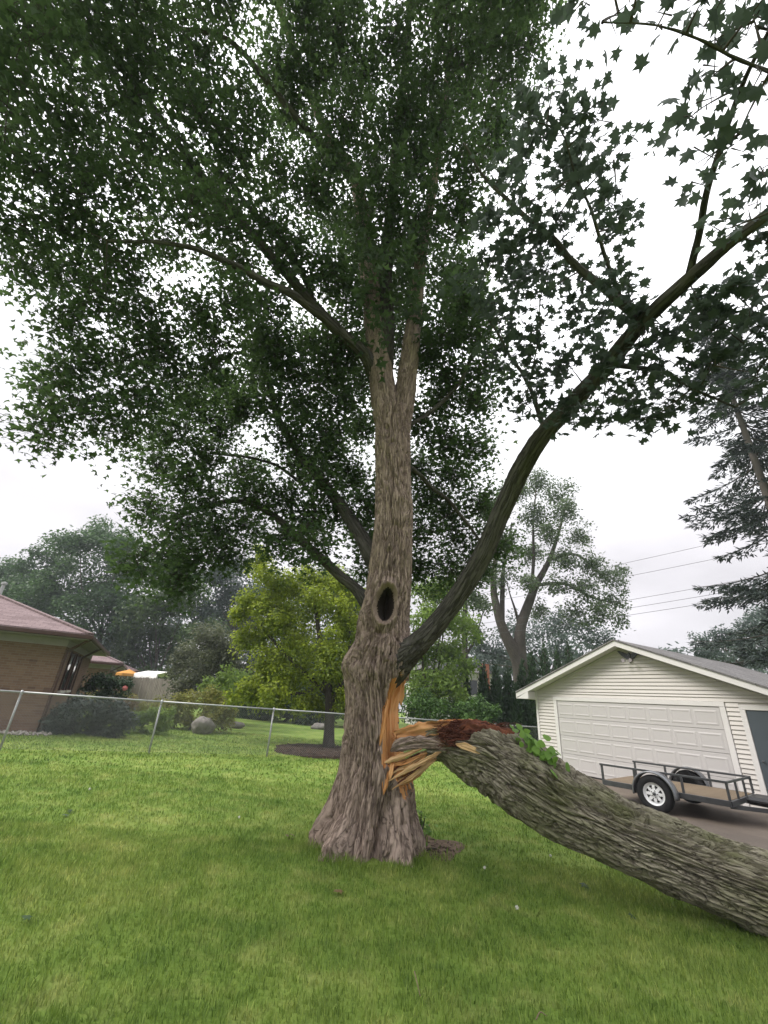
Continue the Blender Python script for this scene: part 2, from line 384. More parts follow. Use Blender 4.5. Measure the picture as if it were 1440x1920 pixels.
def blob_poly(c, rx, ry, n=40, jit=.12, rot=0.0, seed=0):
    o = []
    for k in range(n):
        a = 2*math.pi*k/n; r = 1+jit*float(pn(math.cos(a)*1.7+seed, math.sin(a)*1.7, seed*.37))*2
        x_, y_ = rx*r*math.cos(a), ry*r*math.sin(a)
        o.append((c[0]+x_*math.cos(rot)-y_*math.sin(rot), c[1]+x_*math.sin(rot)+y_*math.cos(rot)))
    return o
SOIL_C = on_ground(806, 1596)[:2]
SOIL_POLY = np.array(blob_poly(SOIL_C + [0.0, .15], .42, .52, 40, .18, 0, 3))
tag(sheet('bare_soil', [tuple(p) for p in SOIL_POLY], .006, M_SOIL), 'patch of bare soil beside the trunk')
MULCH_C = np.array([-1.35, 16.4]); MULCH_POLY = np.array(blob_poly(MULCH_C, 1.9, 2.2, 40, .1, .3, 5))
tag(sheet('mulch_bed', [tuple(p) for p in MULCH_POLY], .008, M_MULCH), 'dark mulch bed round the small ornamental tree')

# ------------------------------------------------------------------ garage (local x along its front, y into the building)
GA = -1.0461; GLOC = np.array([6.42, 15.76, -.112])
gar = thing('garage', 'cream sided detached garage with white overhead door and low gable roof', 'garage', GLOC, GA)
XL, XR, WH, XC, RISE, DEPTH = -.88, 6.12, 2.42, 2.62, 1.34, 7.2
SL = RISE/(XC-XL)
MB().add([(XL,.02,-.1),(XR,.02,-.1),(XR,.02,WH),(XC,.02,WH+RISE),(XL,.02,WH),(XL,DEPTH,-.1),(XR,DEPTH,-.1),(XR,DEPTH,WH),(XC,DEPTH,WH+RISE),(XL,DEPTH,WH)],
         [(0,1,2,3,4),(9,8,7,6,5),(0,4,9,5),(1,6,7,2),(0,5,6,1)]).build('wall', M_SIDING, gar)
def boards(x0, x1, z0, z1, clip=False):
    """lap siding: each board is a wedge, thick at its lower edge"""
    h = .102; z = z0
    while z < z1-.01:
        zt = min(z+h, z1); a0, a1, b0, b1 = x0, x1, x0, x1
        if clip:
            ins = .10
            a0, a1 = max(x0, XL+(z-WH+ins)/SL), min(x1, XR-(z-WH+ins)/SL); b0, b1 = max(x0, XL+(zt-WH+ins)/SL), min(x1, XR-(zt-WH+ins)/SL)
            if b1-b0 < .1: break
        m_ = MB(); m_.add([(a0,.019,z),(a1,.019,z),(b1,.019,zt),(b0,.019,zt),(a0,-.022,z),(a1,-.022,z),(b1,.008,zt),(b0,.008,zt)],
                          [(0,1,2,3),(4,7,6,5),(0,4,5,1),(3,2,6,7),(0,3,7,4),(1,5,6,2)])
        m_.build('siding_board', M_SIDING, gar); z += h
boards(XL+.07, -.13, 0.0, 2.244); boards(5.02, 5.30, 0.0, 2.244); boards(XL+.07, XR-.07, 2.25, WH); boards(XL, XR, WH+.002, WH+RISE, True)
for x0, x1 in ((XL-.012, XL+.075), (XR-.075, XR+.012)): MB().box((x0, -.03, -.1), (x1, .03, WH)).build('corner_trim', M_WHITE, gar)
for a, b in (((-.13, -.035, 0), (0, .03, 2.13)), ((4.88, -.035, 0), (5.01, .03, 2.13)), ((-.13, -.037, 2.132), (5.01, .03, 2.245))):
    MB().box(a, b).build('door_trim', M_WHITE, gar, bevel=.006)
od = MB().box((0.002, .012, .02), (4.878, .03, 2.128)).build('overhead_door', M_ODOOR, gar)
for r_ in range(4):
    z0 = .02+r_*.527
    MB().box((.01, -.012, z0+.004), (4.87, .011, z0+.523)).build('door_section', M_ODOOR, od, bevel=.006)
pmesh = None
for r_ in range(4):
    for c_ in range(8):
        x0 = .06+c_*.5985; z0 = .02+r_*.527+.085
        if pmesh is None:
            w_, h_, i_ = .545, .36, .035
            pmesh = MB().add([(0,0,0),(w_,0,0),(w_,0,h_),(0,0,h_),(i_,-.009,i_),(w_-i_,-.009,i_),(w_-i_,-.009,h_-i_),(i_,-.009,h_-i_),
                              (i_*2,-.002,i_*2),(w_-i_*2,-.002,i_*2),(w_-i_*2,-.002,h_-i_*2),(i_*2,-.002,h_-i_*2)],
                             [(0,1,5,4),(1,2,6,5),(2,3,7,6),(3,0,4,7),(4,5,9,8),(5,6,10,9),(6,7,11,10),(7,4,8,11),(8,9,10,11)]).mesh('raised_panel', M_ODOOR)
        link('raised_panel', pmesh, od, (x0, -.0125, z0))
MB().box((.0, -.02, -.02), (4.88, .02, .018)).build('door_seal', M_BLACK, gar)
for a, b in (((5.30, -.035, 0), (5.42, .03, 2.08)), ((6.36-.0, -.035, 0), (6.37, .03, .1))):
    if b[0]-a[0] > .05: MB().box(a, b).build('door_trim', M_WHITE, gar, bevel=.006)
MB().box((5.30, -.037, 2.082), (6.05, .03, 2.19)).build('door_trim', M_WHITE, gar, bevel=.006)
sdr = MB().box((5.422, -.01, .03), (6.045, .03, 2.08)).build('side_door', M_PDOOR, gar, bevel=.004); sdr['label'] = 'slate grey side entry door'
MB().lathe([(0.0, -.07), (.022, -.07), (.028, -.055), (.022, -.04), (.011, -.03), (.011, -.008)], 12, 'y', (5.52, 0, 1.0)).build('door_knob', M_DARKMETAL, sdr, True)
OV = .42
for sgn in (-1, 1):
    xe = XC + sgn*((XC-XL)+.55); ze = WH - .55*SL
    def rp(d0, d1, y0, y1):
        m_ = MB(); xa, za, xb, zb = XC, WH+RISE+d0, xe, ze+d0; m_.add([(xa,y0,za),(xb,y0,zb),(xb,y1,zb),(xa,y1,za),(xa,y0,za+d1-d0),(xb,y0,zb+d1-d0),(xb,y1,zb+d1-d0),(xa,y1,za+d1-d0)],
            [(0,1,2,3),(4,7,6,5),(0,4,5,1),(1,5,6,2),(2,6,7,3),(3,7,4,0)]); return m_
    rp(.125, .165, -OV-.03, DEPTH+.3).build('roof_slope', M_SHINGLE, gar)
    rp(-.035, .118, -OV, -OV+.03).build('rake_board', M_WHITE, gar)
    rp(.0, .02, -OV+.035, -.002).build('soffit', M_WHITE, gar)
    rp(.06, .12, -OV+.035, DEPTH+.25).build('roof_deck', M_WHITE, gar)
    a_, b_ = sorted((xe, XC+sgn*(XC-XL)))
    MB().box((min(a_, b_)+.004, -OV+.032, ze-.06), (max(a_, b_)-.004, DEPTH, ze-.035)).build('eave_soffit', M_WHITE, gar)
    MB().box((xe-.012, -OV+.004, ze-.07), (xe+.012, DEPTH+.2, ze+.11)).build('fascia_board', M_WHITE, gar)
    MB().prism([(xe, ze-.07), (XC+sgn*(XC-XL), ze-.07), (XC+sgn*(XC-XL), WH-.03)], -OV+.002, -.001).build('eave_return', M_WHITE, gar)
fl_ = MB().lathe([(0, -.05), (.055, -.05), (.055, -.016)], 14, 'y', (2.82, 0, 3.33)).build('floodlight', M_WHITE, gar)
for sx_ in (-.1, .12):
    c0 = np.array([2.82, -.05, 3.33]); c1 = c0 + [sx_, -.10, -.02]
    m_ = MB(); m_.bar(c0, c1, .02, n=8); m_.build('arm', M_WHITE, fl_)
    m_ = MB(); m_.lathe([(.015, .0), (.03, -.03), (.055, -.11), (.045, -.112), (0, -.10)], 14, 'y', tuple(c1)); m_.build('lamp_head', M_SOFFIT, fl_, True)
# dark eagle ornament on the gable
eag = thing('eagle_ornament', 'dark spread winged eagle ornament hung under the garage gable peak', 'ornament', GLOC + np.array([math.cos(GA)*2.82, math.sin(GA)*2.82, 3.50]), GA)
for sg in (-1, 1):
    MB().prism([(0, -.05), (sg*.10, .04), (sg*.30, .13), (sg*.36, .13), (sg*.24, -.02), (sg*.15, -.10), (sg*.05, -.14)], -.075, -.035).build('wing', M_DARKMETAL, eag, bevel=.006)
MB().prism([(-.05, -.08), (0, -.26), (.05, -.08), (.035, .02), (0, .07), (-.035, .02)], -.095, -.03).build('body', M_DARKMETAL, eag, bevel=.012)

# ------------------------------------------------------------------ neighbour's brick house (local x along the wall facing us, y away)
LA = .468
E1 = np.array([math.cos(LA), math.sin(LA), 0]); E2 = np.array([-E1[1], E1[0], 0])
def brick_box(name, x0, x1, y0, y1, z0, z1, parent):
    me = bpy.data.meshes.new(name); v = [(x0,y0,z0),(x1,y0,z0),(x1,y1,z0),(x0,y1,z0),(x0,y0,z1),(x1,y0,z1),(x1,y1,z1),(x0,y1,z1)]
    f = [(0,1,5,4),(1,2,6,5),(2,3,7,6),(3,0,4,7)]; me.from_pydata(v, [], f); uv = me.uv_layers.new(name='UVMap')
    for p in me.polygons:
        for li in p.loop_indices:
            c = me.vertices[me.loops[li].vertex_index].co
            uv.data[li].uv = (c.x if p.index in (0, 2) else c.y, c.z)
    me.materials.append(M_BRICK); return link(name, me, parent)
def hip_roof(parent, x0, x1, y0, y1, z, slope, mat, th=.05):
    d = min(x1-x0, y1-y0)/2; h = d*slope
    if (x1-x0) >= (y1-y0): r0, r1 = (x0+d, (y0+y1)/2, z+h), (x1-d, (y0+y1)/2, z+h)
    else: r0, r1 = ((x0+x1)/2, y0+d, z+h), ((x0+x1)/2, y1-d, z+h)
    c = [(x0,y0,z),(x1,y0,z),(x1,y1,z),(x0,y1,z)]
    if (x1-x0) >= (y1-y0): sl = [(c[0],c[1],r1,r0),(c[1],c[2],r1),(c[2],c[3],r0,r1),(c[3],c[0],r0)]
    else: sl = [(c[0],c[1],r0),(c[1],c[2],r1,r0),(c[2],c[3],r1),(c[3],c[0],r0,r1)]
    hips = [(c[0], r0), (c[1], r1 if (x1-x0) >= (y1-y0) else r0), (c[2], r1), (c[3], r0 if (x1-x0) >= (y1-y0) else r1)]
    rt = None
    for s_ in sl:
        me = bpy.data.meshes.new('roof_slope'); n = len(s_)
        me.from_pydata([p for p in s_] + [(p[0], p[1], p[2]+th) for p in s_], [], [tuple(range(n-1, -1, -1)), tuple(range(n, 2*n))] + [(i, (i+1) % n, (i+1) % n+n, i+n) for i in range(n)])
        me.materials.append(mat); link('roof_slope', me, parent)
    for a, b in hips + [(r0, r1)]:
        m_ = MB(); m_.bar(np.array(a)+[0, 0, th+.01], np.array(b)+[0, 0, th+.01], .22, .05); m_.build('ridge_cap', mat, parent)
def ranch(name, label, loc, lx, ly, wall_h, details=False):
    h = thing(name, label, 'house', loc, LA)
    brick_box('wall', -lx, 0, 0, ly, -.2, wall_h, h)
    ov = .62
    MB().box((-lx-.012, -.02, wall_h-.22), (.014, .0, wall_h)).build('frieze_board', M_SOFFIT, h)
    MB().box((.002, .002, wall_h-.22), (.022, ly, wall_h)).build('frieze_board', M_SOFFIT, h)
    MB().box((-lx-ov, -ov, wall_h+.002), (ov, ly+ov, wall_h+.03)).build('soffit', M_SOFFIT, h)
    hip_roof(h, -lx-ov, ov, -ov, ly+ov, wall_h+.15, .36, M_SHINGLE_RED)
    for a, b in (((-lx-ov, -ov-.10), (ov+.10, -ov-.003)), ((ov+.003, -ov), (ov+.10, ly+ov))):
        MB().box((*a, wall_h+.035), (*b, wall_h+.16)).build('gutter', M_BROWN, h, bevel=.01)
    for y_ in ((.05, 4.4) if details else (.05,)):
        m_ = MB(); m_.bar((ov+.04, y_-.55, wall_h+.04), (.07, y_, wall_h-.35), .075, .06); m_.bar((.07, y_, wall_h-.34), (.07, y_, .05), .075, .06); m_.build('downspout', M_BROWN, h)
    if details:
        for y_ in (1.9, 3.5):
            w_ = MB().box((.001, y_-.45, 1.25), (.03, y_+.45, 2.45)).build('window', M_GLASS, h)
            for yy in (-.52, .45): MB().box((.003, y_+yy, 1.2), (.06, y_+yy+.07, 2.5)).build('frame', M_BROWN, w_)
            MB().box((.003, y_-.56, 1.12), (.10, y_+.56, 1.195)).build('sill', M_SIDING, w_)
        v_ = MB().lathe([(.0, .0), (.06, .0), (.06, .42)], 12, 'z', (-3.1, 3.2, wall_h+1.55)).build('vent_pipe', M_GALV, h)
        MB().lathe([(.10, .42), (.10, .50), (0, .53)], 12, 'z', (-3.1, 3.2, wall_h+1.55)).build('vent_cap', M_GALV, v_)
    return h
KLOC = on_ground(66.7, 1375)
ranch('brick_house', 'brown brick ranch house with mauve hip roof beside the chain link fence', KLOC, 11.0, 8.6, 2.78, True)
K2 = KLOC + E2*16.5 + E1*.5; K2[2] = G(*K2[:2])
ranch('brick_house', 'next brick ranch house glimpsed past the nearer eave', K2, 11.0, 8.6, 2.6)
K3 = KLOC + E2*32.0 + E1*1.4; K3[2] = G(*K3[:2])
ranch('brick_house', 'farthest low ranch house beyond the white canopy', K3, 11.0, 8.6, 2.6)
# white house far behind the arborvitae
wh0 = at_y(885, 1330, 44.0); wl = np.array([wh0[0], 44.0, G(wh0[0], 44.0)])
wh = thing('white_house', 'white two storey house with brick chimney glimpsed behind the arborvitae', 'house', wl, .2)
zt = at_y(890, 1262, 44.0)[2]-wl[2]
MB().box((-4.6, 0, -.3), (2.2, 7, zt)).build('wall', M_WHITE, wh)
hip_roof(wh, -5, 2.6, -.4, 7.4, zt+.004, .5, M_SHINGLE)
MB().box((1.0, -.5, -.2), (1.7, -.01, zt+.9)).build('chimney', simple('chimney_brick', (.30, .11, .07), .9, var=.25, scale=9), wh)
for x_ in (-1.2, .2):
    w_ = MB().box((x_-.4, -.03, zt-2.0), (x_+.4, -.004, zt-.7)).build('window', M_GLASS, wh)
    MB().box((x_-.46, -.05, zt-.7), (x_+.46, -.004, zt-.62)).build('frame', M_SOFFIT, w_)

# ------------------------------------------------------------------ chain link fence
f0 = np.array([-8.31, 11.09])
fen = thing('chain_link_fence', 'galvanised chain link fence crossing the back of the lawn', 'fence', (*f0, G(*f0)))
def fpt(k, z): p = f0 + 3.05*k*E1[:2]; return np.array([*(p-f0), G(*p)+z-G(*f0)])
FH = 1.22
for k in range(-3, 8):
    m_ = MB(); m_.bar(fpt(k, -.2), fpt(k, FH-.03), .048, n=10); m_.build('post', M_GALV, fen, True)
    m_ = MB(); m_.lathe([(.0, .045), (.02, .04), (.032, .0), (.032, -.06)], 10, 'z', tuple(fpt(k, FH-.0))); m_.build('post_cap', M_GALV, fen, True)
m_ = MB()
for k in range(-3, 7): m_.bar(fpt(k, FH), fpt(k+1, FH), .042, n=8)
m_.build('top_rail', M_GALV, fen, True)
m_ = MB(); m_.bar(fpt(-.15, FH-.03), fpt(-.28, .02), .03, n=8); m_.build('brace', M_GALV, fen, True)
Lf = 10*3.05; V_, F_ = [], []
for sgn in (-1, 1):
    for s0 in np.arange(-1.2, Lf+1.2, .058):
        a0, b0 = s0, s0 + sgn*(FH-.05); z0, z1 = .04, FH-.01
        if b0 < 0: z1 = z0+(z1-z0)*(a0/(a0-b0)) if a0 > 0 else z0; b0 = 0
        if b0 > Lf: z1 = z0+(z1-z0)*((Lf-a0)/(b0-a0)) if a0 < Lf else z0; b0 = Lf
        if a0 < 0 and b0 > 0: z0 = z0+(z1-z0)*((0-a0)/(b0-a0)); a0 = 0
        if a0 > Lf and b0 < Lf: z0 = z0+(z1-z0)*((a0-Lf)/(a0-b0)); a0 = Lf
        if z1-z0 < .03: continue
        A, B = fpt(a0/3.05-3, z0), fpt(b0/3.05-3, z1); o_ = E2*(.004*sgn-.028); n0 = len(V_); w_ = .0026
        V_ += [A+o_+E1*w_, A+o_-E1*w_, A+o_+E2*w_*1.6, B+o_+E1*w_, B+o_-E1*w_, B+o_+E2*w_*1.6]
        F_ += [(n0, n0+1, n0+4, n0+3), (n0+1, n0+2, n0+5, n0+4), (n0+2, n0, n0+3, n0+5)]
tag(link('chain_link_mesh', np_mesh('chain_link_mesh', np.array(V_), np.array(F_), M_WIRE, False), fen), kind='stuff')

# ------------------------------------------------------------------ weathered plank fence, canopy and far garden things
pf_a = at_y(236, 1300, 33.0); pf_b = at_y(345, 1305, 31.0)
pfl = np.array([pf_a[0], pf_a[1], G(*pf_a[:2])]); pang = math.atan2(pf_b[1]-pf_a[1], pf_b[0]-pf_a[0]); plen = math.hypot(pf_b[0]-pf_a[0], pf_b[1]-pf_a[1])
plf = thing('plank_fence', 'weathered grey plank fence behind the flower garden', 'fence', pfl, pang)
pz = at_y(300, 1272, 32.0)[2]-pfl[2]; kx = 0.0
while kx < plen:
    w_ = .15; h_ = pz + .03*random.uniform(-1, 1)
    MB().prism([(kx, -.1), (kx+w_-.03, -.1), (kx+w_-.03, h_-.03), (kx+w_-.04, h_), (kx+.03, h_), (kx, h_-.03)], random.uniform(-.008, .008), .022).build('plank', M_WOODFENCE, plf); kx += w_
for z_ in (.4, pz-.35): MB().box((0, .024, z_), (plen, .07, z_+.09)).build('rail', M_WOODFENCE, plf)
cp0 = at_y(252, 1262, 37.0); cpl = np.array([cp0[0], cp0[1], G(*cp0[:2])])
can = thing('canopy', 'white scalloped patio canopy on posts behind the plank fence', 'canopy', cpl, pang)
ch = cp0[2]-cpl[2]; cw = (at_y(309, 1264, 37.0)-cp0)[0]
vs, fs = [], []
for i in range(25):
    x_ = cw*i/24; dip = .16*abs(math.sin(math.pi*i/24*3.0))**1.2
    for (y_, z_) in ((0, ch-dip-.28), (0, ch-dip), (1.2, ch+.28), (2.4, ch-dip)): vs.append((x_, y_, z_))
for i in range(24):
    for j in range(3): a = i*4+j; fs.append((a, a+4, a+5, a+1))
MB().add(vs, fs).build('cloth', M_CANVAS, can, True)
for x_ in (.1, cw*.35, cw*.68, cw-.1): MB().box((x_-.06, .05, -.1), (x_+.06, .17, ch-.05)).build('post', M_WHITE, can)
oc = at_y(241, 1263, 40.0); ocl = np.array([oc[0], oc[1], G(*oc[:2])])
sh_ = thing('patio_umbrella', 'orange patio umbrella beside the white canopy', 'umbrella', ocl)
MB().lathe([(0, oc[2]-ocl[2]+.35), (1.0, oc[2]-ocl[2]), (1.0, oc[2]-ocl[2]-.2)], 8, 'z').build('canopy', M_ORANGE, sh_)
MB().bar((0, 0, 0), (0, 0, oc[2]-ocl[2]+.3), .06, n=8).build('pole', M_GALV, sh_)

def rock(name, label, c, r, sq=(1, 1, .8), seed=0):
    bm = bmesh.new(); bmesh.ops.create_icosphere(bm, subdivisions=4, radius=1.0)
    co = np.array([v.co[:] for v in bm.verts]); n1 = pn(co[:, 0]*1.1+seed, co[:, 1]*1.1, co[:, 2]*1.1); n2 = pn(co[:, 0]*3+seed, co[:, 1]*3, co[:, 2]*3)
    co = co*(1+.22*n1+.07*n2)[:, None]*np.array(sq)*r
    for v, p in zip(bm.verts, co): v.co = p
    me = bpy.data.meshes.new(name); bm.to_mesh(me); bm.free(); me.materials.append(M_STONE)
    for p in me.polygons: p.use_smooth = True
    return tag(link(name, me, None, tuple(c)), label, 'boulder')
b1 = on_ground(372, 1377); rock('boulder', 'round grey boulder in front of the yellow green shrubs', b1+[0, .3, .28], .42, seed=1)
b2 = on_ground(440, 1366); rock('boulder', 'small flat boulder at the end of the garden bed', b2+[0, .2, .12], .3, (1.2, 1, .6), 4)
b3 = on_ground(600, 1368); rock('boulder', 'low boulder under the ornamental tree behind the mulch', b3+[0, .2, .12], .36, (1.5, 1, .6), 7)
gv = Merge()
for k in range(420):   # pale stones along the house wall
    p = KLOC - E1*random.uniform(-.4, 6) - E2*random.uniform(.05, .8); r = random.uniform(.03, .08)
    v = np.array([(1,0,0),(-1,0,0),(0,1,0),(0,-1,0),(0,0,.7),(0,0,-.7)])*r*rng.uniform(.7, 1.3, (6, 1)) + [p[0], p[1], G(p[0], p[1])+r*.4]
    gv.add(v, None, [(0,2,4),(2,1,4),(1,3,4),(3,0,4),(2,0,5),(1,2,5),(3,1,5),(0,3,5)])
tag(link('gravel_border', gv.mesh('gravel_border', M_GRAVEL, False)), 'pale stones along the foot of the brick wall', kind='stuff')

# ------------------------------------------------------------------ the maple
TY = 6.3
tab = np.array([(-.2,.10,.50),(.0,.10,.49),(.37,.13,.455),(.83,.16,.44),(1.07,.14,.43),(1.44,.10,.40),(1.77,.06,.395),(2.02,.05,.40),(2.27,.08,.385),(2.57,.11,.355),(2.89,.12,.335),(3.21,.15,.315),
                (3.64,.16,.31),(4.09,.17,.292),(4.57,.16,.285),(5.07,.12,.28),(5.6,.08,.285),(6.17,.05,.30),(6.5,.05,.30)])
TREE = np.array([.10, TY, G(.10, TY)])
tree = thing('maple_tree', 'large storm damaged maple with split trunk and knot hole standing on the lawn', 'tree', TREE)
def bark_h(a, b, c, s=1.0):
    w = pn(a*3, b*3, c*.8)
    n1 = pn(a*8+w*.5, b*8-w*.5, c*1.0+w*.6); n2 = pn(a*20, b*20, c*2.6+w); n3 = pn(a*48, b*48, c*9)
    n0 = pn(a*13-w*.4, b*13+w*.4, c*1.5-w)
    return s*(.062*(smooth(0, .13, np.abs(n1))-.8) + .040*(smooth(0, .15, np.abs(n0))-.8) + .018*(smooth(0, .22, np.abs(n2))-.6) + .011*n3)
zs = np.concatenate([np.linspace(-.18, 3.4, 300), np.linspace(3.42, 6.5, 130)]); NT = 340
cx = np.interp(zs, tab[:, 0], tab[:, 1]); cr_ = np.interp(zs, tab[:, 0], tab[:, 2])
kern = np.ones(9)/9; cx = np.convolve(np.pad(cx, 4, 'edge'), kern, 'valid'); cr_ = np.convolve(np.pad(cr_, 4, 'edge'), kern, 'valid')
th = np.linspace(-np.pi, np.pi, NT, endpoint=False)
TH, Z = np.meshgrid(th, zs); RD = np.repeat(cr_[:, None], NT, 1)
def adiff(a, deg): return (a - R_(deg) + np.pi) % (2*np.pi) - np.pi
rad = RD.copy()
for deg, amp, wd, fall in ((-131, .58, 14, .24), (-172, .42, 12, .42), (-50, .38, 12, .28), (-97, .20, 9, .13), (-20, .16, 9, .25), (0, .34, 13, .24), (28, .26, 12, .3), (58, .34, 24, .3), (108, .36, 24, .3), (150, .30, 16, .3)):
    rad += amp*np.exp(-(adiff(TH, deg)/R_(wd))**2)*np.exp(-np.clip(Z+.02, 0, 9)/fall)*(1-.35*np.exp(-((Z-.02)/.1)**2))
# long hollow between the two front roots
gth = -72 - 14*np.clip(.55-Z, 0, .6)/.55
rad -= .16*np.exp(-((TH-np.radians(gth))/R_(8))**2)*smooth(1.0, .35, Z)
# swellings: burl on the left, limb collar on the right, ring above the hole
for deg, zc, am, wt, wz in ((-158, 1.98, .075, 20, .16), (-150, 2.2, .05, 22, .18), (-40, 2.08, .10, 30, .24), (-95, 1.95, .05, 40, .18), (-70, 2.25, .05, 35, .2), (-100, 3.2, .05, 38, .12), (-60, 4.6, .03, 40, .1), (-140, 2.72, .05, 26, .25)):
    rad += am*np.exp(-(adiff(TH, deg)/R_(wt))**2 - ((Z-zc)/wz)**2)
# folded lip of the burl
rad -= .06*np.exp(-(adiff(TH, -150)/R_(6))**2 - ((Z-1.93)/.13)**2)
A_, B_ = np.cos(TH)*RD, np.sin(TH)*RD
gnarl = np.exp(-((Z-2.15)/.5)**2)
rad += .035*gnarl*pn(A_*7, B_*7, Z*6) + .02*pn(A_*3, B_*3, Z*1.2)
dzh = Z-2.87; dxh = adiff(TH, -91)*.34
eh = np.sqrt((dxh/.125)**2 + (dzh/.25)**2)
bk_amp = 1.0 - .75*np.exp(-((eh-1.0)/.3)**2)
rad += bark_h(A_*1.4, B_*1.4, Z*1.15, .82)*bk_amp + gnarl*.5*bark_h(A_*1.6+3, B_*1.6, Z*5, .6)
rad += .075*np.exp(-((eh-1.20)/.20)**2) + .012*np.sin(eh*14)*np.exp(-((eh-1.6)/.35)**2)
rad -= .22*smooth(1.0, .68, eh)
# the split: a slab is torn off the right front side
nx, ny = .934, -.358
dn = np.cos(TH)*nx + np.sin(TH)*ny
zj = Z + .10*pn(TH*7, 3.3, Z*.6) + .05*pn(TH*22, 1.2, Z*1.5)
pl = np.interp(zj, [.50, .62, .80, .95, 1.5, 1.72, 1.95, 2.05], [9, .44, .33, .185, .185, .26, .40, 9])
pl = pl + .016*pn(TH*18, 8.1, Z*1.3) + .010*pn(TH*46, 2.1, Z*2.2) + .006*pn(TH*90, 5.1, Z*3)
rmax = np.where(dn > .08, pl/np.maximum(dn, .08), 99)
cut = rad > rmax+.004; rad = np.minimum(rad, rmax)
V = np.stack([cx[:, None] + rad*np.cos(TH), TY + rad*np.sin(TH), Z + 0*TH], -1) - TREE
nr_, nc_ = TH.shape; i = np.arange(nr_-1)[:, None]*nc_; k = np.arange(nc_)[None, :]; k2 = (k+1) % nc_
Q = np.stack([i+k, i+k2, i+nc_+k2, i+nc_+k], -1).reshape(-1, 4)
cf = cut.ravel(); hf = (eh < .98).ravel()
qc = cf[Q].sum(1) >= 3; qh = hf[Q].all(1); ef = eh.ravel() + .22*pn(A_*11, B_*11, Z*6).ravel() + .1*pn(A_*30, B_*30, Z*14).ravel(); qr = (ef[Q] < 1.24).all(1) & ~qh
BC = np.stack([A_, B_, Z+0*TH], -1).reshape(-1, 3); Vf = V.reshape(-1, 3)
def sub(mask):
    q = Q[mask]; u, inv = np.unique(q, return_inverse=True); return Vf[u], inv.reshape(q.shape), BC[u]
v_, q_, b_ = sub(~qc & ~qh & ~qr); link('trunk', np_mesh('trunk', v_, q_, M_BARK, True, {'bc': b_}), tree)
v_, q_, b_ = sub(qc); o = link('split_wood', np_mesh('split_wood', v_, q_, M_WOOD, True, {'bc': b_}), tree); o['label'] = 'fresh orange wood bared by the split'
v_, q_, b_ = sub(qr); o = link('callus_collar', np_mesh('callus_collar', v_, q_, M_CALLUS, True, {'bc': b_}), tree); o['label'] = 'smooth raised callus ringing the knot hole'
v_, q_, b_ = sub(qh); o = link('knot_hole', np_mesh('knot_hole', v_, q_, M_CAVITY, True, {'bc': b_}), tree); o['label'] = 'dark oval knot hole'

LIMBS = []      # sampled points of every limb, so that twigs can find the nearest one
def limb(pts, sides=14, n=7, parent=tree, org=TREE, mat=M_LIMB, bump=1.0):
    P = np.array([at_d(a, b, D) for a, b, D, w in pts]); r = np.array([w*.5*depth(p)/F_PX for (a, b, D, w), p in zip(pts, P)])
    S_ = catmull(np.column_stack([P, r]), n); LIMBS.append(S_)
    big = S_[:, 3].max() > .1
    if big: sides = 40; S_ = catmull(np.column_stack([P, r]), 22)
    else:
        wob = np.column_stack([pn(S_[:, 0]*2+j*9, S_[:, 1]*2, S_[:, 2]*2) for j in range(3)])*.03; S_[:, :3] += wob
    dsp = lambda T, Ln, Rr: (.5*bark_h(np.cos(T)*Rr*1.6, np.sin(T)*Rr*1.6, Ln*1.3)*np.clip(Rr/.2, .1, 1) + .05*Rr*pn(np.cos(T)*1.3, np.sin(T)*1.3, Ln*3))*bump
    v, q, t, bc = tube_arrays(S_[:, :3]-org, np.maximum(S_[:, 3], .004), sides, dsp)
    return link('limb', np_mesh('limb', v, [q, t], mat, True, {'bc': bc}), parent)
l0 = limb([(735,920,7.16,22),(733,840,7.56,42),(722,765,8.03,47),(713,690,8.7,44),(702,600,9.6,38),(690,500,10.6,30),(668,340,12.3,22),(625,270,13,17),(590,200,13.6,14),(560,120,14,12),(525,20,14.3,10),(500,-60,14.5,8)], mat=M_BARK)
limb([(720,690,8.72,34),(723,600,9.6,32),(722,500,10.8,26),(735,380,12.2,20),(745,250,13.5,16),(760,120,14.5,12),(770,0,15.2,9),(775,-60,15.5,6)])
limb([(742,920,7.16,18),(747,840,7.56,32),(756,765,8.08,38),(764,700,8.65,35),(771,640,9.2,31),(778,590,9.8,26),(790,480,11,20),(815,330,12.5,15),(835,180,14,11),(850,20,15,8)], mat=M_BARK)
limb([(707,705,8.62,31.7),(682,662,8.7,22.9),(640,625,8.8,20.2),(590,575,8.9,18.5),(530,505,9.2,16.7),(455,420,9.6,15.0),(385,340,10.2,13.2),(310,235,10.8,11.4),(240,130,11.3,9.7),(170,40,11.6,7.0),(120,-30,12,5.3)])
limb([(642,628,8.8,16),(560,560,8.5,15),(480,520,8.2,13),(400,480,8,11),(320,455,8,8),(200,455,8,5)])
limb([(666,340,12.3,16),(610,280,12.2,14),(560,225,12,12),(480,130,11.8,10),(420,70,11.6,8),(340,50,11.5,6),(270,25,11.5,4)])
limb([(600,585,9.0,10),(545,470,9.6,10),(480,400,10,9),(415,325,10.2,7),(330,250,10.4,5)])
limb([(724,1090,6.6,22.2),(704,1058,6.72,31.1),(676,1005,7.2,25.2),(642,952,7.8,21.5),(605,905,8.3,17.0),(560,850,8.9,14.1),(520,780,9.4,11.1),(500,700,9.8,8.1),(480,640,10,5.9)])
limb([(716,1165,6.4,22.2),(692,1135,6.45,28.1),(668,1105,6.65,20.7),(636,1078,6.8,18.5),(600,1045,7.2,16.3),(555,1005,7.8,14.1),(510,965,8.6,11.1),(450,940,9.2,8.9),(380,950,9.8,5.9),(300,990,10.3,3.7)])
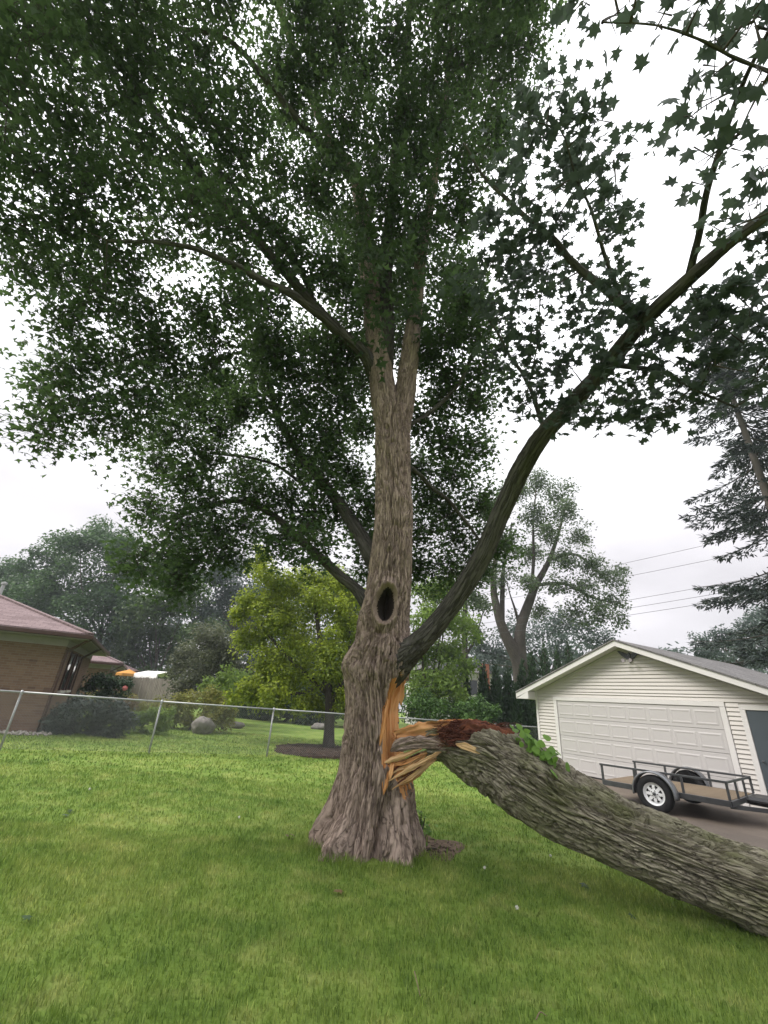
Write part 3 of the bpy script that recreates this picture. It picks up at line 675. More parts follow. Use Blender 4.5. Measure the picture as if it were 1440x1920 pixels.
limb([(556,1005,7.8,8),(590,960,8.3,7),(560,900,8.8,6),(480,860,9.4,5),(400,850,9.8,4)])
limb([(762,870,7.35,10),(800,905,7.8,8),(850,950,7.9,7),(890,1000,8,5),(920,1045,8.2,3)])
limb([(765,800,7.9,9),(810,770,8.3,8),(860,720,8.7,7),(890,650,9.2,5),(900,580,9.6,4)])
rl = limb([(716,1268,6.25,66),(744,1241,6.1,60),(775,1215,6.02,44),(805,1186,6.0,36.8),(850,1130,6.0,34.4),(900,1050,6.0,33.6),(940,960,6.0,32.8),(975,885,5.95,33.6),(1010,825,5.85,32.0),(1060,770,5.7,30.4),(1130,695,5.5,29.6),(1200,610,5.2,27.2),(1290,525,4.9,24.0),(1370,455,4.6,21.6),(1440,400,4.4,19.2),(1530,320,4.2,16.0),(1620,230,4.1,12.0)])
limb([(1205,605,5.2,22),(1150,555,5.3,17),(1080,495,5.5,13),(1030,440,5.7,10),(960,380,5.9,8),(900,320,6.1,5),(870,270,6.2,4)])
limb([(1165,570,5.3,9),(1130,480,5.3,7),(1100,380,5.3,5),(1060,260,5.3,3)])
limb([(1290,525,4.9,14),(1310,440,4.8,12),(1330,340,4.6,11),(1370,220,4.4,9),(1420,110,4.2,7),(1460,30,4.1,5)])
limb([(1480,160,4,8),(1400,110,3.8,6),(1310,75,3.7,4.5),(1220,55,3.7,3.5),(1130,40,3.7,2.5)])
limb([(1150,680,5.45,11),(1220,690,5.2,8),(1300,725,5,5),(1380,760,4.9,3)])
limb([(1020,800,5.85,9),(985,710,6,7),(940,640,6.2,5),(900,580,6.3,4)])
LP = np.vstack([l_[:, :3] for l_ in LIMBS])

# leaf template: five lobes, folded along the midrib
_half = [(.10,-.05),(.42,-.13),(.27,.13),(.66,.40),(.27,.43),(.31,.66),(.12,.70)]
_o = [(0, 0)] + _half + [(0, 1.0)] + [(-a, b) for a, b in _half[::-1]]
LT = np.array([(0, .34, 0)] + [(a, b, -.22*abs(a)-.18*b*b) for a, b in _o]); LT[:, 2] -= .0
LF = np.array([(0, i+1, (i+1) % len(_o)+1) for i in range(len(_o))])
_o2 = [(0, 0), (.62, .28), (.20, .46), (0, 1.0), (-.20, .46), (-.62, .28)]
LT2 = np.array([(a, b, -.22*abs(a)-.18*b*b) for a, b in _o2]); LF2 = np.array([(0,1,2),(2,3,4),(4,5,0),(0,2,4)])
def unit(a): return a/np.maximum(np.linalg.norm(a, axis=-1, keepdims=True), 1e-9)
def leaves(P, nrm, tip, size, T=LT, Fc=LF):
    nrm = unit(nrm); tip = unit(tip - nrm*(tip*nrm).sum(1, keepdims=True)); sd_ = np.cross(tip, nrm)
    V = P[:, None] + size[:, None, None]*(T[None, :, 0:1]*sd_[:, None] + T[None, :, 1:2]*tip[:, None] + T[None, :, 2:3]*nrm[:, None])
    n, m = len(P), len(T); Fx = (np.arange(n)[:, None, None]*m + Fc[None]).reshape(-1, 3)
    return V.reshape(-1, 3), Fx
def in_poly(p, poly):
    poly = np.asarray(poly, float); x, y = p[..., 0], p[..., 1]; r = np.zeros(x.shape, bool); j = len(poly)-1
    for i in range(len(poly)):
        (xi, yi), (xj, yj) = poly[i], poly[j]
        with np.errstate(divide='ignore', invalid='ignore'): r ^= ((yi > y) != (yj > y)) & (x < (xj-xi)*(y-yi)/(yj-yi)+xi)
        j = i
    return r
def poisson(poly, sp, tries=9000):
    P = np.asarray(poly, float); lo, hi = P.min(0), P.max(0); c = rng.uniform(lo, hi, (tries, 2)); c = c[in_poly(c, P)]; o = []
    for q in c:
        if all((q[0]-a)**2+(q[1]-b)**2 > sp*sp for a, b in o): o.append(tuple(q))
    return o
DS = np.array([(180,800,6.8),(100,560,7.6),(50,300,9.0),(-150,200,8.5),(300,200,11),(600,100,14),(850,150,14.5),(880,420,11),(600,560,9.6),(400,640,7.6),(300,420,8.6),(700,400,12)])
def d_left(px, py):
    w = 1/((DS[:, 0]-px)**2+(DS[:, 1]-py)**2+2500); return float((w*DS[:, 2]).sum()/w.sum())
REG = [  # outline in photo pixels, distance, blob spacing and radius in pixels, cover, tip droop, near?
 ([(-260,-220),(1000,-220),(1003,40),(985,150),(930,290),(900,420),(880,560),(800,650),(700,650),(560,650),(350,722),(292,742),(278,815),(180,835),(100,815),(85,715),(128,640),(115,545),(0,490),(-260,430)], d_left, 66, 62, 1.42, .35, False),
 ([(345,735),(560,630),(700,630),(702,1055),(640,1065),(560,1025),(500,1000),(430,1055),(340,1090),(262,1045),(278,960),(290,925),(305,860),(325,800)], lambda x, y: 8.3+.004*(1000-y)-.9*max(0, 1-abs(x-600)/160)+random.uniform(-.6, 1.6), 52, 46, 2.1, .3, False),
 ([(775,650),(880,560),(900,640),(925,760),(885,860),(905,930),(935,1030),(910,1060),(850,1075),(785,1080)], lambda x, y: 8.6+random.uniform(-.2, 1.0), 52, 44, 2.1, .3, False),
 ([(905,430),(960,310),(1005,150),(1060,150),(1160,230),(1195,310),(1160,390),(1210,500),(1190,590),(1120,630),(1030,745),(975,750),(905,640),(885,560)], lambda x, y: 5.3+.0016*(1200-x)+random.uniform(-.5, .8), 56, 44, .72, .6, True),
 ([(1050,785),(1130,695),(1290,565),(1440,450),(1700,300),(1700,740),(1440,745),(1330,755),(1215,795),(1180,740),(1070,785)], lambda x, y: 5.1-.0008*(x-1100)+random.uniform(-.3, .4), 58, 44, .85, .4, True),
 ([(1300,470),(1300,200),(1310,100),(1095,50),(1090,-80),(1620,-140),(1620,420),(1440,390),(1340,470)], lambda x, y: 3.9+random.uniform(-.3, .6), 72, 48, .36, .75, True),
]
TW = Merge(); LV = {False: Merge(), True: Merge()}; near_pool = []
def twig(a, b, r, sag=.0, seg=2, sides=3):
    t = np.linspace(0, 1, seg+1)[:, None]; p = a+(b-a)*t + np.array([0, 0, 1.0])*(sag*4*t*(1-t)); rr = r*(1-.75*t[:, 0])
    v, q, _, bc = tube_arrays(p-TREE, rr, sides, None, False); TW.add(v, q)
    return p
for poly, df, sp, rp_, cov, droop, near in REG:
    BL = []
    for (px, py) in poisson(poly, sp):
        if random.random() < .04: continue
        D = df(px, py) + (random.uniform(-1.0, 1.0) if df is d_left else 0); C = at_d(px, py, D)
        BL.append((((LP-C)**2).sum(1).min(), px, py, C))
    BL.sort(key=lambda a: a[0]); ATT = LP.copy()
    for _, px, py, C in BL:
        zc = depth(C); Rm = rp_*zc/F_PX*random.uniform(.85, 1.25)
        ls = .62 if near else .64; off = not (-40 < px < 1480 and -40 < py)
        lp = .135*ls*F_PX/zc; n = max(int(cov*(.35 if off else 1)*math.pi*rp_**2/(lp*lp*.30)), 8)
        att = ATT[np.argmin(((ATT-C)**2).sum(1))]; dl = np.linalg.norm(att-C)
        p = twig(att, C, .008+.0035*dl, .10*dl*random.uniform(-.5, 1), 5, 5); ATT = np.vstack([ATT, p[2:]])
        m = max(4, n//9); ax = unit((C-att)[None])[0]
        for _ in range(m):
            dv = rng.normal(size=3); dv /= np.linalg.norm(dv); dv = dv + .25*ax; e_ = C + dv*Rm*random.uniform(.5, 1.1); s_ = C + rng.normal(size=3)*Rm*.25
            twig(s_, e_, .005, 0, 1)
            c = max(3, int(round(n/m*random.uniform(.5, 1.5)))); t = rng.uniform(.25, 1.1, c)
            pos = s_+(e_-s_)*t[:, None] + rng.normal(size=(c, 3))*(.08 if near else .16)
            nrm = np.array([0, 0, 1.0])+rng.normal(size=(c, 3))*(.45+.5*droop); tip = unit(e_-s_)[None]*.6 + rng.normal(size=(c, 3))*.65 + np.array([-1.5*max(0, droop-.3)*2, 0, -droop])
            sz = rng.uniform(.095, .175, c)*ls
            if near:
                for j in range(c): near_pool.append((np.linalg.norm(pos[j]-CAM), pos[j], nrm[j], tip[j], sz[j]))
            else:
                v, f = leaves(pos, nrm, tip, sz, LT2, LF2); LV[False].add(v-TREE, None, f, var=np.repeat(np.clip(rng.normal(.45, .25, c)+.25*float(pn(px*.01, py*.01, .5)), 0, 1), len(LT2)))
# hanging curtain of foliage in front of the upper leaders
for (px, py, D) in [(740,500,9.3),(760,430,10),(720,440,10),(770,350,11),(700,350,11),(790,540,9.4),(830,470,10),(650,480,9.6),(760,570,9.0),(850,380,11)]:
    C = at_d(px, py, D)
    for _ in range(14):
        s_ = C + rng.normal(size=3)*np.array([.45, .4, .45]); c = 12; t = rng.uniform(0, 1, c); e_ = s_+np.array([random.uniform(-.2, .2), random.uniform(-.2, .2), -.6]); twig(s_, e_, .005)
        pos = s_+(e_-s_)*t[:, None]+rng.normal(size=(c, 3))*.06; nrm = rng.normal(size=(c, 3))+[0, 0, .5]; tip = rng.normal(size=(c, 3))*.35+[0, 0, -1]
        v, f = leaves(pos, nrm, tip, rng.uniform(.10, .17, c), LT2, LF2); LV[False].add(v-TREE, None, f, var=np.repeat(np.clip(rng.normal(.6, .25, c), 0, 1), len(LT2)))
near_pool.sort(key=lambda a: a[0])
def vis(p): d = p-CAM; z = d@FWD; return 0 < 720+F_PX*(d@RGT)/z < 1440 and 0 < 960-F_PX*(d@UPV)/z < 1920
sel = [i for i, a in enumerate(near_pool) if vis(a[1])][:300]; selset = set(sel)
rest = [a for i, a in enumerate(near_pool) if i not in selset]
v, f = leaves(np.array([a[1] for a in rest]), np.array([a[2] for a in rest]), np.array([a[3] for a in rest]), np.array([a[4] for a in rest]))
crown_far = tag(link('crown', LV[False].mesh('crown', M_LEAF, False), tree), kind='stuff')
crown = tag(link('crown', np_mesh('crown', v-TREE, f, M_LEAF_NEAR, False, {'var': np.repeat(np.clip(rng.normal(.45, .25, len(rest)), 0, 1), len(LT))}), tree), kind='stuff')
tag(link('twigs', TW.mesh('twigs', M_TWIG), tree), kind='stuff')
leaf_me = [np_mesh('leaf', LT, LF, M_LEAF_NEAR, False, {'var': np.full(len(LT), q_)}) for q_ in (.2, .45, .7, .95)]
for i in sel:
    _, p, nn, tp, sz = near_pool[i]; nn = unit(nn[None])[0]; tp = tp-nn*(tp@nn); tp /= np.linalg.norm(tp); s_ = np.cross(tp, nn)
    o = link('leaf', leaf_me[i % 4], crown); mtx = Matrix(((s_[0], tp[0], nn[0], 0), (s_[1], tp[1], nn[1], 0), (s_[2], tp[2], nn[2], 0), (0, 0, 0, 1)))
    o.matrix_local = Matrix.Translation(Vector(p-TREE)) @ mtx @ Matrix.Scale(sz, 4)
print('leaves', len(near_pool), LV[False].n//len(LT))

# ------------------------------------------------------------------ the fallen limb
fl_pts = [(800,1398,34.6,6.0),(845,1397,40.3,5.95),(890,1406,50.9,5.88),(935,1428,58.6,5.8),(985,1460,64.3,5.7),(1040,1498,60.7,5.58),(1100,1530,58.1,5.45),(1170,1566,55.4,5.3),(1250,1600,56.3,5.12),(1340,1636,59.0,4.93),(1440,1672,65.1,4.70),(1580,1722,70.4,4.4),(1760,1770,75.7,4.05)]
P = np.array([at_y(a, b, Y) for a, b, h, Y in fl_pts]); rr = np.array([h*depth(p)/F_PX for (a, b, h, Y), p in zip(fl_pts, P)])
S_ = catmull(np.column_stack([P, rr]), 30)
FO = np.array([P[9][0], P[9][1], G(*P[9][:2])])
fall = thing('fallen_limb', 'thick mossy limb torn from the maple and bent down onto the lawn', 'fallen limb', FO)
path, rad_ = S_[:, :3]-FO, S_[:, 3]
NS = 360; tt, ss, uu = frames(path); ln = np.concatenate([[0], np.cumsum(np.linalg.norm(np.diff(path, axis=0), axis=1))])
th = np.linspace(0, 2*np.pi, NS, endpoint=False); T_, L_ = np.meshgrid(th, ln); RDl = np.repeat(rad_[:, None], NS, 1)
a_, b_ = np.cos(T_)*.33, np.sin(T_)*.33
dd = RDl*(1+.10*pn(a_*4, b_*4, L_*1.6)+.05*pn(a_*9, b_*9, L_*4)) + 1.0*bark_h(a_*1.9+5, b_*1.9, L_*1.25) - .01
# wrinkled swollen collar below the tear
coll = np.exp(-((L_-.75)/.45)**2)
dd += coll*(.045*pn(a_*6+2, b_*6, L_*7) + .03*np.abs(pn(a_*10, b_*10, L_*12)))
# ragged torn end: radius breaks up into fibres
endf = smooth(.42, 0.0, L_)
dd *= 1 - endf*(.55+.5*pn(T_*5, 1.7, L_*2)+.2*pn(T_*14, 4.2, L_*2))
upc = np.sin(T_)           # +1 on top
rot = (L_ < .95+.12*pn(T_*4, 2.2, .3)) & (L_ > .16) & (upc + .25*np.cos(T_)*-1 > .12 + .75*smooth(.35, .98, L_) + .25*pn(T_*3, .7, L_*3))
dd = np.where(rot, dd - .03 + .05*pn(a_*14, b_*14, L_*9) + .02*pn(a_*40, b_*40, L_*30), dd)
V = path[:, None]+dd[..., None]*(np.cos(T_)[..., None]*ss[:, None]+np.sin(T_)[..., None]*uu[:, None])
Vf = V.reshape(-1, 3); nr_ = len(path); i = np.arange(nr_-1)[:, None]*NS; k = np.arange(NS)[None, :]; k2 = (k+1) % NS
Q = np.stack([i+k, i+k2, i+NS+k2, i+NS+k], -1).reshape(-1, 4); BC = np.stack([a_, b_, L_], -1).reshape(-1, 3)
rq = rot.ravel()[Q].sum(1) >= 3
v_, q_, b2_ = sub(~rq); link('bark', np_mesh('bark', v_, q_, M_BARK_FALLEN, True, {'bc': b2_}), fall)
v_, q_, b2_ = sub(rq); o = link('rotten_wood', np_mesh('rotten_wood', v_, q_, M_ROT, True, {'bc': b2_}), fall); o['label'] = 'dark red rotten wood on top of the break'
def strip(pts, name, mat, parent, org, seed=0, rough=.12, n=10, jag=True):
    """a torn board: rows of (px,py,Y,half width px,thickness m), ragged on its edges"""
    R2 = []
    for a, b, Y, hw, tk in pts: p = at_y(a, b, Y); R2.append([*p, hw*depth(p)/F_PX, tk])
    R2 = catmull(R2, n); p = R2[:, :3]; t = np.gradient(p, axis=0); t /= np.linalg.norm(t, axis=1)[:, None]
    view = unit(p-CAM); wd = np.cross(t, view); wd = unit(wd); nn = np.cross(wd, t); m = 9; rows = []; bc = []
    l_ = np.concatenate([[0], np.cumsum(np.linalg.norm(np.diff(p, axis=0), axis=1))])
    w = np.linspace(-1, 1, m)
    fr = np.array([[float(pn(seed+ww*6, l_[j]*3, seed*.31))*1.6 for ww in w] for j in range(len(p))])
    ring = []
    for j in range(len(p)):
        hw, tk = max(R2[j, 3], .001), max(R2[j, 4], .002)
        e0 = 1+rough*float(pn(l_[j]*14, seed, 1.3)); e1_ = 1+rough*float(pn(l_[j]*14, seed, 7.3))
        top = [p[j]+t[j]*float(pn(ww*5, seed*1.7, .4))*hw*2.2*(1 if j in (0, len(p)-1) else 0)+wd[j]*hw*ww*(e0 if ww > 0 else e1_)+nn[j]*(-tk*.5*(1-.2*ww*ww)-tk*.6*fr[j, q]) for q, ww in enumerate(w)]
        bot = [p[j]+wd[j]*hw*ww*(e0 if ww > 0 else e1_)*.92+nn[j]*(tk*.5*(1-.3*ww*ww)) for ww in w[::-1]]
        ring.append(top+bot); bc += [(ww*hw, seed*.3, l_[j]) for ww in w]+[(ww*hw, seed*.3+tk, l_[j]) for ww in w[::-1]]
    K = 2*m; V = np.array(ring).reshape(-1, 3)-org; nj = len(p); ii = np.arange(nj-1)[:, None]*K; kk = np.arange(K)[None]; kk2 = (kk+1) % K
    q = np.stack([ii+kk, ii+kk2, ii+K+kk2, ii+K+kk], -1).reshape(-1, 4)
    caps = [np.array([(0, i_+1, i_) for i_ in range(1, K-1)]), np.array([((nj-1)*K, (nj-1)*K+i_, (nj-1)*K+i_+1) for i_ in range(1, K-1)])]
    return link(name, np_mesh(name, V, [q, np.vstack(caps)], mat, False, {'bc': np.array(bc)}), parent)
# long orange tongue of wood from trunk to limb
strip([(742,1380,6.02,7,.06),(765,1377,6.0,14,.10),(800,1371,5.98,16,.14),(840,1369,5.95,16,.16),(880,1369,5.92,14,.12),(915,1372,5.88,8,.05)], 'torn_wood', M_WOOD, fall, FO, 1, .25)
strip([(740,1372,6.1,3,.04),(780,1366,6.08,6,.08),(830,1359,6.05,8,.08),(885,1357,6.0,7,.06),(930,1362,5.95,4,.04)], 'torn_wood', M_WOOD, fall, FO, 2, .3)
# grey bark flap hanging under it
o = strip([(733,1408,5.9,2,.015),(748,1398,5.86,11,.03),(780,1392,5.84,11,.035),(815,1394,5.82,9,.035),(850,1404,5.78,10,.03),(880,1412,5.72,6,.02)], 'bark_flap', M_BARK, fall, FO, 3, .2)
strip([(856,1396,5.6,2,.02),(872,1400,5.58,6,.03),(895,1408,5.56,5,.02),(904,1408,5.56,1.5,.01)], 'splinter', M_SPLINT, fall, FO, 4, .3)
SPL = [((719,1431),(790,1404),5.88,5.84,4.5,.03,M_SPLINT), ((721,1440),(800,1412),5.90,5.86,3.5,.03,M_WOOD), ((728,1465),(826,1410),5.80,5.72,4.2,.028,M_SPLINT), ((734,1481),(808,1428),5.82,5.78,3.2,.024,M_SPLINT)]
for _ in range(22):
    f_ = random.random(); g_ = random.random(); x0 = 722+30*f_+random.uniform(-3, 3); y0 = 1428+52*f_**.8+random.uniform(-4, 4); x1 = random.uniform(782, 828); y1 = 1404+30*f_+random.uniform(-3, 3)
    SPL.append(((x0, y0), (x1, y1), 5.90+.10*g_, 5.86+.10*g_, random.uniform(1.6, 4.6), random.uniform(.012, .035), random.choice((M_SPLINT, M_SPLINT, M_WOOD, M_WOOD, M_ROT))))
for j, (a, b, ya, yb, w_, tk, mt) in enumerate(SPL):
    mid = ((a[0]+b[0])/2, (a[1]+b[1])/2 + random.uniform(-2, 4)); q1, q2 = random.uniform(.08, .3), random.uniform(.72, .9)
    strip([(a[0], a[1], ya, .4, .004), (a[0]*(1-q1)+b[0]*q1, a[1]*(1-q1)+b[1]*q1+random.uniform(-1, 1), ya, w_*random.uniform(.6, 1), tk*.8), (*mid, (ya+yb)/2, w_, tk), (a[0]*(1-q2)+b[0]*q2, a[1]*(1-q2)+b[1]*q2, yb, w_*random.uniform(.6, 1.1), tk), (*b, yb, w_*.4, tk*.7)], 'splinter', mt, fall, FO, 10+j, .5)
for j, (x0, y0, x1, y1, w_) in enumerate([(719,1490,728,1434,5), (731,1462,737,1425,4), (712,1398,728,1312,3.5), (752,1322,757,1268,4)]):
    Yw = 5.86 if j < 2 else (5.88 if j == 2 else 6.1)
    strip([(x0, y0, Yw, .8, .01), (x0*.7+x1*.3, y0*.7+y1*.3, Yw, w_, .03), (x0*.3+x1*.7, y0*.3+y1*.7, Yw+.02, w_*.9, .03), (x1, y1, Yw+.06, w_*.5, .02)], 'splinter', M_WOOD, tree, TREE, 30+j, .3)
# shredded strands on the rotten part
st_ = Merge()
for _ in range(700):
    a = random.uniform(825, 965); f_ = (a-825)/140; b = random.uniform(1352+8*f_*f_, 1398) ; Y = 5.86-.25*(b-1350)/50
    p0 = at_y(a, b, Y); ang = random.uniform(-.6, .5); ll = random.uniform(.04, .16)
    p1 = p0 + np.array([math.cos(ang)*ll*random.choice((-1, 1)), random.uniform(-.05, .02), math.sin(ang)*ll*.6])
    mid = (p0+p1)/2+rng.normal(size=3)*.02; pp = np.array([p0, mid, p1])-FO
    v, q, _, bc = tube_arrays(pp, np.array([.006, .005, .001])*random.uniform(.5, 1.2), 3, None, False); st_.add(v, q, bc=bc+[random.uniform(0, 9), 0, 0])
tag(link('shredded_fibres', st_.mesh('shredded_fibres', M_ROT), fall), kind='stuff')
# green sprout growing on the limb
TLf = np.array([(0, .35, .03), (0, 0, 0), (.34, .12, -.02), (.42, .42, -.04), (.25, .75, -.06), (0, 1, -.12), (-.25, .75, -.06), (-.42, .42, -.04), (-.34, .12, -.02)]); TFf = np.array([(0, i_, i_ % 8+1) for i_ in range(1, 9)])
sp_me = [np_mesh('leaf', TLf, TFf, M_SPROUT, False, {'var': np.full(len(TLf), q_)}) for q_ in (.15, .5, .9)]
spr = thing('vine_sprout', 'bright green vine sprout growing along the top of the fallen limb', 'vine', at_y(985, 1400, 5.62))
so_ = np.array(spr.location)
sprout_line = catmull([at_y(972, 1378, 5.50), at_y(992, 1384, 5.42), at_y(1014, 1402, 5.36), at_y(1042, 1430, 5.28)], 8)
v, q, t, bc = tube_arrays(sprout_line-so_, np.full(len(sprout_line), .006), 5); link('stem', np_mesh('stem', v, [q, t], M_SPROUT, True, {'var': np.zeros(len(v))}), spr)
def put_leaf(me, parent, org, p, nn, tp, sz):
    nn = nn/np.linalg.norm(nn); tp = tp-nn*(tp@nn); tp /= np.linalg.norm(tp); s_ = np.cross(tp, nn); o = link('leaf', me, parent)
    o.matrix_local = Matrix.Translation(Vector(p-org)) @ Matrix(((s_[0], tp[0], nn[0], 0), (s_[1], tp[1], nn[1], 0), (s_[2], tp[2], nn[2], 0), (0, 0, 0, 1))) @ Matrix.Scale(sz, 4)
for j in range(46):
    p = sprout_line[random.randrange(len(sprout_line))]+rng.normal(size=3)*np.array([.05, .05, .045])
    put_leaf(sp_me[j % 3], spr, so_, p, np.array([random.uniform(-.4, .6), -.7, .7])+rng.normal(size=3)*.35, rng.normal(size=3)*.5+[.2, 0, -.5], random.uniform(.07, .125))
# sucker shoots at the foot of the trunk
skl = on_ground(792, 1602); sk = thing('sucker_shoots', 'leafy sucker shoots and dry sticks at the foot of the split trunk', 'shoots', skl)
for j, (x0, y0, x1, y1) in enumerate([(790,1600,797,1530),(795,1600,806,1545),(800,1595,818,1590),(793,1606,812,1618),(788,1590,790,1520),(797,1590,823,1600)]):
    a, b = at_y(x0, y0, skl[1]+.1), at_y(x1, y1, skl[1]+.15+.1*random.random()); a[2] = max(a[2], G(a[0], a[1])-.01); b[2] = max(b[2], G(b[0], b[1])+.01)
    v, q, t, bc = tube_arrays(catmull([a, (a+b)/2+rng.normal(size=3)*.015, b], 4)-skl, np.linspace(.011, .005, 9), 6); link('stem', np_mesh('stem', v, [q, t], M_TWIG if j % 2 == 0 else M_PLANK, True), sk)
    if j in (2, 3, 5): continue
    for _ in range(8):
        p = a+(b-a)*random.uniform(.3, 1.05)+rng.normal(size=3)*.03; put_leaf(sp_me[random.randrange(3)], sk, skl, p, np.array([0, -.3, 1])+rng.normal(size=3)*.4, rng.normal(size=3)+[.4, -.3, -.2], random.uniform(.06, .10))

# ------------------------------------------------------------------ utility trailer (local x towards its tongue, y to its far side)
TA = R_(-50); near_rear = np.array([5.36, 11.03]); tx = np.array([math.cos(TA), math.sin(TA)]); ty = np.array([-tx[1], tx[0]])
TL_, TW_ = 2.34, 1.90
tc_ = near_rear + tx*TL_/2 + ty*TW_/2
tr = thing('utility_trailer', 'small open utility trailer with wood deck and white spoked wheels on the driveway', 'trailer', (*tc_, G(*tc_)+.012), TA)
HX, HY, DZ, RZ = TL_/2, TW_/2, .40, .73
for y_ in (-HY, HY): MB().box((-HX, y_-.025, DZ-.09), (HX, y_+.025, DZ+.01)).build('side_beam', M_DARKMETAL, tr, bevel=.004)
for x_ in (-HX, -.4, .4, HX): MB().box((x_-.022, -HY+.027, DZ-.088), (x_+.022, HY-.027, DZ-.03)).build('cross_beam', M_DARKMETAL, tr)
npk = 10; pw = (2*HY-.06)/npk
pk = MB().box((-HX+.02, 0, 0), (HX-.02, pw-.012, .035)).mesh('deck_plank', M_PLANK, bevel=.003)
for j in range(npk): link('deck_plank', pk, tr, (random.uniform(-.004, .004), -HY+.03+j*pw, DZ-.024))
for y_ in (-HY, HY):
    MB().box((-HX-.02, y_-.02, RZ-.04), (HX+.02, y_+.02, RZ)).build('top_rail', M_DARKMETAL, tr, bevel=.004)
    for x_ in (-HX+.02, -HX*.40, HX*.36, HX-.0): MB().box((x_-.02, y_-.019, DZ+.011), (x_+.02, y_+.019, RZ-.041)).build('post', M_DARKMETAL, tr)
MB().box((HX-.018, -HY+.022, RZ-.042), (HX+.018, HY-.022, RZ-.004)).build('top_rail', M_DARKMETAL, tr)
for y_ in (-HY*.33, HY*.33): MB().box((HX-.017, y_-.02, DZ-.02), (HX+.017, y_+.02, RZ-.043)).build('post', M_DARKMETAL, tr)
MB().box((HX-.024, -HY+.027, DZ-.03), (HX+.024, HY-.027, DZ+.0)).build('front_beam', M_DARKMETAL, tr)
WR, WX = .335, -.05
MB().bar((WX, -HY-.22, WR), (WX, HY+.22, WR), .06, n=10).build('axle', M_DARKMETAL, tr)
for sg in (-1, 1):
    yc = sg*(HY+.17); wl_ = link('wheel', None, tr, (WX, yc, WR)); w2 = .098
    MB().lathe([(.195, -w2*.8), (.21, -w2), (.27, -w2*1.04), (.31, -w2*.93), (.33, -w2*.7), (WR, -w2*.35), (WR, w2*.35), (.33, w2*.7), (.31, w2*.93), (.27, w2*1.04), (.21, w2), (.195, w2*.8)], 48, 'y').build('tyre', M_RUBBER, wl_, True)
    m_ = MB(); n_ = 64; prof = [(.20, -.088), (.192, -.075), (.185, -.045), (.160, -.040), (.150, -.052), (.118, -.060), (.085, -.048), (.06, -.060), (.0, -.062)]
    vs = [(r*math.cos(2*math.pi*k/n_), -sg*h*-1 if False else sg*(-h), r*math.sin(2*math.pi*k/n_)) for r, h in prof for k in range(n_)]; fs = []
    for i_ in range(len(prof)-1):
        for k_ in range(n_):
            if i_ == 4 and (k_ % 8) in (2, 3, 4, 5): continue
            if i_ == 5 and (k_ % 8) in (3, 4): continue
            fs.append((i_*n_+k_, i_*n_+(k_+1) % n_, (i_+1)*n_+(k_+1) % n_, (i_+1)*n_+k_))
    m_.add(vs, fs); m_.build('rim', M_RIM, wl_, True)
    MB().lathe([(.19, -.03*-sg), (.0, -.03*-sg)], 32, 'y').build('shade_disc', M_BLACK, wl_)  # black disc stands in for the shade behind the rim holes
    MB().lathe([(.032, sg*.055), (.030, sg*.085), (.0, sg*.09)], 14, 'y').build('hub_cap', M_DARKMETAL, wl_, True)
    for k_ in range(5):
        a = 2*math.pi*k_/5; MB().lathe([(.011, sg*.055), (.010, sg*.075), (0, sg*.076)], 6, 'y', (.056*math.cos(a), 0, .056*math.sin(a))).build('lug_nut', M_DARKMETAL, wl_)
    vs, fs = [], []; nf = 22
    for k_ in range(nf+1):
        a = R_(-8)+(math.pi+R_(16))*k_/nf; rf = .40
        for (dy, dr) in ((-.12, -.03), (-.115, 0), (.115, 0), (.12, -.03)): vs.append((WX+(rf+dr)*math.cos(a), yc+dy, WR+(rf+dr)*math.sin(a)))
    for k_ in range(nf):
        for j in range(3): q = k_*4+j; fs.append((q, q+4, q+5, q+1))
    fo = MB().add(vs, fs).build('fender', M_FENDER, tr, True); so2 = fo.modifiers.new('t', 'SOLIDIFY'); so2.thickness = .004
    MB().box((-HX-.02, sg*(HY-.12)-.07, DZ-.085), (-HX-.0255, sg*(HY-.12)+.07, DZ-.03)).build('tail_light', simple('red_lens', (.25, .01, .01), .3), tr)
for y_ in (-.62, .62):
    MB().bar((HX-.1, y_, DZ-.12), (HX+1.1, 0, DZ-.12), .05, .07).build('tongue_beam', M_DARKMETAL, tr)
MB().bar((HX+.75, 0, DZ-.10), (HX+1.4, 0, DZ-.10), .06, .07).build('coupler', M_BLACK, tr)
MB().box((HX+.12, -.38, DZ-.06), (HX+.55, .38, DZ+.07)).build('tongue_cover', M_BLACK, tr, bevel=.05)
MB().bar((HX+1.0, .1, .02), (HX+1.0, .1, DZ+.25), .05, n=10).build('jack', M_DARKMETAL, tr)

